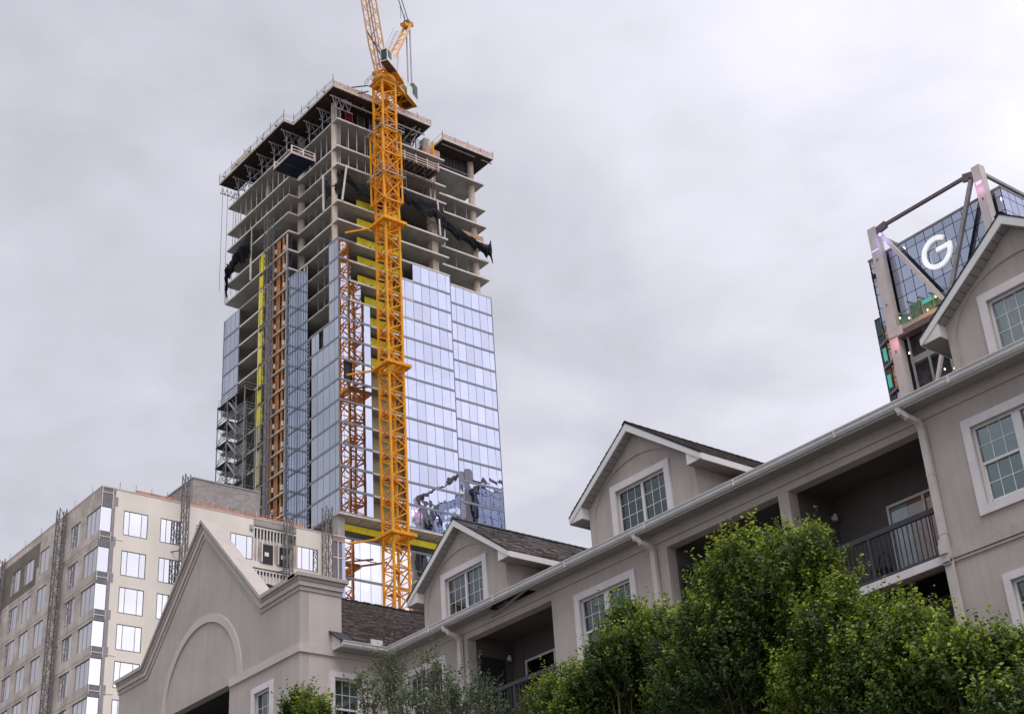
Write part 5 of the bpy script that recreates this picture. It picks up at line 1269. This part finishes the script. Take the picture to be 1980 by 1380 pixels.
for z in (95.5,):
    MB().box(GX + .1, GX + .8, 86.4, 102.9, 95.55, 96.15).build('belt_beam', 'beam_tan', G); MB().box(GX + .1, GX + 1.6, 86.4, 102.9, 94.75, 95.45).build('belt_beam', 'beam_dark', G)
MB().box(GX - .03, GX + 1.45, 102.85, 104.3, 94.9, 95.15).build('column_joint', 'tarp_grey', G)
MB().box(GX + .02, GX + .9, 101.9, 102.88, 95.0, 96.3).build('beam_bracket', 'pink_column', G)
# recessed terraces under the belt beam
MB().box(GF + 2.2, GF + 2.3, 86.9, 102.9, 60, 95).box(GF, GF + 2.2, 102.8, 102.9, 60, 95).build('terrace_wall', 'form_dark', G)
for z in (90.7, 85.5, 80.3): MB().box(GF - .6, GF + 2.2, 87.0, 102.3, z, z + .9).build('terrace_slab', 'tarp_grey', G)
for y in (101.9, 99.3, 96.2, 93.0): MB().box(GF - .7, GF - .45, y, y + .25, 76, 95.4).build('terrace_post', 'tarp_grey', G)
MB().box(GF + 1.2, GF + 1.3, 99.6, 101.6, 85.0, 89.2).build('lit_interior_panel', 'blue_lit', G)
MB().box(GF + 1.5, GF + 2.0, 96.6, 99.3, 86.4, 88.6).build('terrace_furniture', 'tarp_grey', G)
# green machinery in front of the glass at belt level
m = MB(); r = random.Random(9)
for y, z, h in ((101.5, 96.4, 1.4), (99.8, 96.5, 2.3), (98.0, 96.5, 2.1), (96.2, 96.8, 1.5)): m.box(GF - .9, GF - .2, y - 1.0, y + .9, z, z + h); m.bar((GF - .5, y, z + h), (GF - .6, y + 1.2, z + h + .9), .25)
m.build('roof_machine', 'green_machine', G)
MB().box(GF - .97, GF - .91, 95.9, 98.6, 97.9, 98.5).build('lit_sign_band', 'teal_bright' if 'teal_bright' in MATS else 'teal_lit', G)
for y in (102.3, 100.4, 98.4, 96.6, 94.6): pbar('guard_post', 'tarp_grey', G, (GX + .4, y, 96.1), (GX + .4, y, 98.7), .12)
for (y, z, m_) in ((102.0, 97.4, 'bulb_white'), (100.6, 96.7, 'bulb_white'), (97.6, 96.5, 'bulb_warm'), (96.0, 97.7, 'bulb_warm'), (101.7, 91.9, 'bulb_white'), (97.0, 87.4, 'bulb_white'), (95.6, 86.9, 'bulb_warm'), (94.9, 88.2, 'bulb_warm'), (95.1, 87.3, 'bulb_warm')):
    MB().tube((GX + .2, y, z - .1), (GX + .2, y, z + .12), .12, .08, k=10).build('lamp_bulb', m_, G)
# letter G: an extruded ring with its bar
m = MB(); gyc, gzc, Ro, Ri = 94.95, 104.40, 2.42, 1.76; K = 48; a0_, a1_ = math.radians(48), math.radians(360)
for i in range(K):     # y grows to the left in the picture, so the letter is mirrored in y
    t0 = a0_ + (a1_ - a0_) * i / K; t1 = a0_ + (a1_ - a0_) * (i + 1) / K
    q = [(gyc - rr * math.cos(a), gzc + rr * math.sin(a)) for rr, a in ((Ro, t0), (Ro, t1), (Ri, t1), (Ri, t0))]
    m.prism(q, GF - .62, GF - .35, axis='x')
m.prism([(gyc - .05, gzc), (gyc - Ro, gzc), (gyc - Ro, gzc + .02), (gyc - Ro + .01, gzc + .34), (gyc - .05, gzc + .34)][:0] or [(gyc + .02, gzc), (gyc - Ro, gzc), (gyc - Ro + .03, gzc + .60), (gyc + .02, gzc + .60)], GF - .625, GF - .345, axis='x')
m.build('letter_g', 'sign_white', G)
pbox('led_strip', 'led_pink', G, GX - .03, GX - .005, 85.5, 86.4, 109.7, 110.15); pbox('led_strip', 'led_purple', G, GX - .02, GX - .005, 103.0, 104.2, 108.75, 108.85)
MB().tube((xf - .2, 102.35, 110.8), (xf - .35, 102.35, 110.8), .22, k=12).build('spot_lamp', 'led_purple', G)
for nm, loc, c, e_, rr in (('purple_spot', (xf - 1.2, 101.9, 109.6), (.35, .32, 1.0), 60, .3), ('pink_spot', (GX - .9, 86.0, 108.9), (1.0, .45, .9), 35, .3), ('amber_spot', (GX - 1.2, 97.5, 96.9), (1.0, .5, .15), 60, .3), ('red_spot', (GX - .9, 103.2, 93.9), (1.0, .25, .35), 40, .3)):
    ld = bpy.data.lights.new(nm, 'POINT'); ld.energy = e_; ld.color = c; ld.shadow_soft_size = rr; lo = bpy.data.objects.new(nm, ld); col.objects.link(lo); lo.location = loc; lo.parent = G

# ================================================================== trees
def leaf_shape(s):      # a folded two-sided leaf
    return np.array([[0, 0, 0], [.42, .36, .10], [1.0, 0, .02], [.42, -.36, .10]]) * s
def make_tree(name, label, base, trunks, lobes, n_twigs, leaf, mat_name, tone_bias, seed, group=None, density=1.0, new_top=.6):
    t = thing(name, label, 'tree', group)
    rs = np.random.RandomState(seed)
    lob = np.array(lobes, float)       # x,y,z,rx,ry,rz
    vol = lob[:, 3] * lob[:, 4] * lob[:, 5]; pr = vol ** .8; pr /= pr.sum()
    # trunk and limbs
    m = MB()
    bx, by = base
    for (tx, ty) in trunks:
        m.tube((bx + tx, by + ty, 0), (bx + tx * 2.2, by + ty * 2.2, 2.4), .13, .10, k=8)
    m.build('trunk', 'bark', t)
    m = MB()
    for i, L in enumerate(lob):
        tx, ty = trunks[i % len(trunks)]; p0 = Vector((bx + tx * 2.2, by + ty * 2.2, 2.4)); p1 = Vector((L[0], L[1], L[2] - L[5] * .2)); mid = p0.lerp(p1, .5) + Vector((rs.uniform(-.2, .2), rs.uniform(-.2, .2), .25))
        m.tube(p0, mid, .075, .05, k=6).tube(mid, p1, .05, .02, k=6)
        for q in range(7):
            th = rs.uniform(0, 6.28); e = p1 + Vector((math.cos(th) * L[3] * .7, math.sin(th) * L[4] * .7, rs.uniform(.1, .9) * L[5])); m.tube(mid.lerp(p1, rs.uniform(.2, 1)), e, .02, .006, k=4)
    m.build('limbs', 'bark', t)
    # twigs: start inside a lobe, grow up and outwards
    ci = rs.choice(len(lob), n_twigs, p=pr); c = lob[ci]
    d = rs.randn(n_twigs, 3); d /= np.linalg.norm(d, axis=1)[:, None]
    rad_ = rs.uniform(.30, 1.0, n_twigs) ** .55 * np.where(rs.rand(n_twigs) < .15, 1.25, 1.0)
    start = c[:, :3] + d * c[:, 3:] * rad_[:, None]
    tw = d * .7 + np.array([0, 0, .95]) + rs.randn(n_twigs, 3) * .22; tw /= np.linalg.norm(tw, axis=1)[:, None]
    tl = rs.uniform(.16, .46, n_twigs) * (1 + .8 * (d[:, 2] > .2) * rs.rand(n_twigs) ** 2)
    lob_tone = rs.uniform(-.20, .20, len(lob))[ci]
    clump = rs.rand(n_twigs)
    nl = int(15 * density); V = []; tone = []
    base_l = leaf_shape(1.0)
    allp = []; 
    for j in range(nl):
        f = (j + rs.rand(n_twigs) * .8) / nl
        p = start + tw * (tl * f)[:, None] + rs.randn(n_twigs, 3) * .018
        # leaf direction: sideways off the twig
        a = rs.randn(n_twigs, 3) + np.array([0, 0, .3]); a -= (a * tw).sum(1)[:, None] * tw; a /= np.linalg.norm(a, axis=1)[:, None]
        ld = a * .8 + tw * .5 + np.array([0, 0, -.15]); ld /= np.linalg.norm(ld, axis=1)[:, None]
        sd_ = np.cross(ld, tw + rs.randn(n_twigs, 3) * .4); sd_ /= np.linalg.norm(sd_, axis=1)[:, None]; nn = np.cross(sd_, ld)
        s = leaf * rs.uniform(.65, 1.25, n_twigs)
        v = p[:, None, :] + (base_l[None, :, 0:1] * ld[:, None, :] + base_l[None, :, 1:2] * sd_[:, None, :] + base_l[None, :, 2:3] * nn[:, None, :]) * s[:, None, None]
        V.append(v)
        hh = np.clip((p[:, 2] - (c[:, 2] - c[:, 5])) / (2 * c[:, 5]), 0, 1)
        tn = tone_bias + lob_tone + .34 * (clump - .5) + new_top * (hh ** 2) * (f ** 1.2) * (.35 + .65 * clump) + rs.randn(n_twigs) * .09
        tone.append(np.clip(tn, 0, 1))
    V = np.concatenate(V).reshape(-1, 3); tone = np.concatenate(tone); nf = len(V) // 4
    me = bpy.data.meshes.new('crown'); me.vertices.add(len(V)); me.vertices.foreach_set('co', V.astype(np.float32).ravel())
    me.loops.add(nf * 4); me.loops.foreach_set('vertex_index', np.arange(nf * 4, dtype=np.int32)); me.polygons.add(nf)
    me.polygons.foreach_set('loop_start', np.arange(0, nf * 4, 4, dtype=np.int32)); me.polygons.foreach_set('loop_total', np.full(nf, 4, np.int32))
    me.update(calc_edges=True); me.materials.append(MATS[mat_name])
    at = me.attributes.new('tone', 'FLOAT', 'FACE'); at.data.foreach_set('value', tone.astype(np.float32))
    o = bpy.data.objects.new('crown', me); col.objects.link(o); o.parent = t; o['kind'] = 'stuff'
    # the twigs themselves
    mt = MB()
    for i in range(0, n_twigs, 5): mt.bar(tuple(start[i] - tw[i] * .12), tuple(start[i] + tw[i] * tl[i] * .8), .006)
    mt.build('twigs', 'bark', t, kind='stuff')
    return t

TA = [(20.12, 16.41, 10.49, 0.69, 0.63, 0.65), (20.56, 17.97, 10.98, 0.72, 0.66, 0.69), (20.31, 16.31, 9.77, 0.77, 0.71, 0.73), (20.65, 18.79, 10.69, 0.68, 0.63, 0.65), (20.68, 17.61, 9.92, 1.05, 0.97, 1.0), (19.88, 18.51, 9.82, 0.67, 0.62, 0.64), (19.8, 15.59, 8.83, 0.74, 0.68, 0.71), (20.98, 17.69, 9.01, 1.15, 1.05, 1.09), (20.15, 18.19, 9.04, 0.94, 0.87, 0.9), (20.12, 16.25, 8.07, 0.98, 0.9, 0.93), (21.21, 18.66, 8.42, 1.17, 1.08, 1.11), (20.46, 19.57, 9.05, 0.79, 0.73, 0.75)]
TB = [(19.96, 14.59, 8.92, 0.6, 0.56, 0.57), (19.47, 13.82, 8.28, 0.67, 0.62, 0.64), (19.69, 14.82, 8.34, 0.69, 0.63, 0.65), (19.02, 12.92, 7.71, 0.6, 0.55, 0.57), (19.68, 12.72, 7.83, 0.57, 0.52, 0.54), (20.0, 12.43, 7.63, 0.57, 0.53, 0.55), (19.53, 13.93, 7.57, 0.83, 0.76, 0.79), (19.83, 13.25, 7.27, 0.82, 0.76, 0.78), (19.73, 15.12, 7.64, 0.77, 0.71, 0.73), (18.9, 11.91, 6.67, 0.69, 0.63, 0.65)]
TC = [(21.89, 22.79, 11.37, 0.61, 0.56, 0.58), (21.64, 21.63, 10.82, 0.64, 0.59, 0.61), (21.2, 22.57, 10.46, 0.65, 0.6, 0.62), (20.79, 20.35, 9.91, 0.61, 0.56, 0.58), (22.05, 22.64, 10.26, 0.88, 0.81, 0.84), (21.46, 23.56, 10.2, 0.66, 0.61, 0.63), (21.83, 21.35, 9.46, 0.84, 0.78, 0.8), (22.07, 23.49, 9.69, 1.01, 0.93, 0.96), (21.82, 24.85, 10.39, 0.57, 0.52, 0.54), (22.13, 25.93, 10.53, 0.54, 0.49, 0.51), (21.34, 24.01, 9.68, 0.67, 0.61, 0.63)]
TD = [(22.46, 33.06, 13.41, 0.49, 0.45, 0.47), (21.91, 30.21, 12.5, 0.46, 0.42, 0.44), (22.67, 32.71, 12.69, 0.62, 0.57, 0.59), (22.58, 30.72, 12.04, 0.66, 0.6, 0.62), (21.38, 32.02, 12.15, 0.53, 0.49, 0.51), (21.44, 30.28, 11.26, 0.77, 0.71, 0.73), (21.56, 28.4, 11.26, 0.56, 0.51, 0.53), (22.72, 29.15, 11.79, 0.52, 0.47, 0.49), (21.9, 27.57, 10.66, 0.49, 0.45, 0.46), (22.2, 29.59, 11.05, 0.64, 0.58, 0.6), (21.69, 32.97, 12.78, 0.35, 0.32, 0.33)]
TE = [(19.01, 31.63, 11.42, 0.36, 0.33, 0.34), (18.85, 30.73, 11.02, 0.33, 0.3, 0.31)]

make_tree('elm_tree', 'dense green tree with lime new shoots standing tallest before the balconies', (20.6, 17.6), [(-.15, .1), (.2, -.1), (.05, .25)], [(a, b, c, d * .93, e * .93, f * .93) for a, b, c, d, e, f in TA], 8600, .074, 'leaf_elm', .34, 21, new_top=.8)
make_tree('elm_tree', 'broad dark green tree below the lower right window beside the downspout', (19.5, 13.4), [(-.1, .1), (.2, -.1)], [(a, b, c - .28, d * .88, e * .88, f * .84) for a, b, c, d, e, f in TB], 7200, .072, 'leaf_elm', .28, 22, new_top=.7)
make_tree('elm_tree', 'leafy tree in front of the tall double window between the balconies', (21.5, 22.6), [(-.1, .1), (.2, -.1)], [(a, b, c, d * .86, e * .86, f * .9) for a, b, c, d, e, f in TC], 5600, .074, 'leaf_elm', .34, 23, new_top=.75)
make_tree('young_tree', 'thin greyish tree with loose upright shoots by the inner corner of the building', (22.1, 30.6), [(-.1, .1), (.15, -.1)], [(a, b, c, d * .6, e * .6, f * .9) for a, b, c, d, e, f in TD], 850, .070, 'leaf_grey', .32, 24, density=.8, new_top=.4)
make_tree('small_tree', 'small bright tree top below the pointed gable wing', (19.0, 31.3), [(.0, .0)], TE, 640, .075, 'leaf_elm', .42, 25)
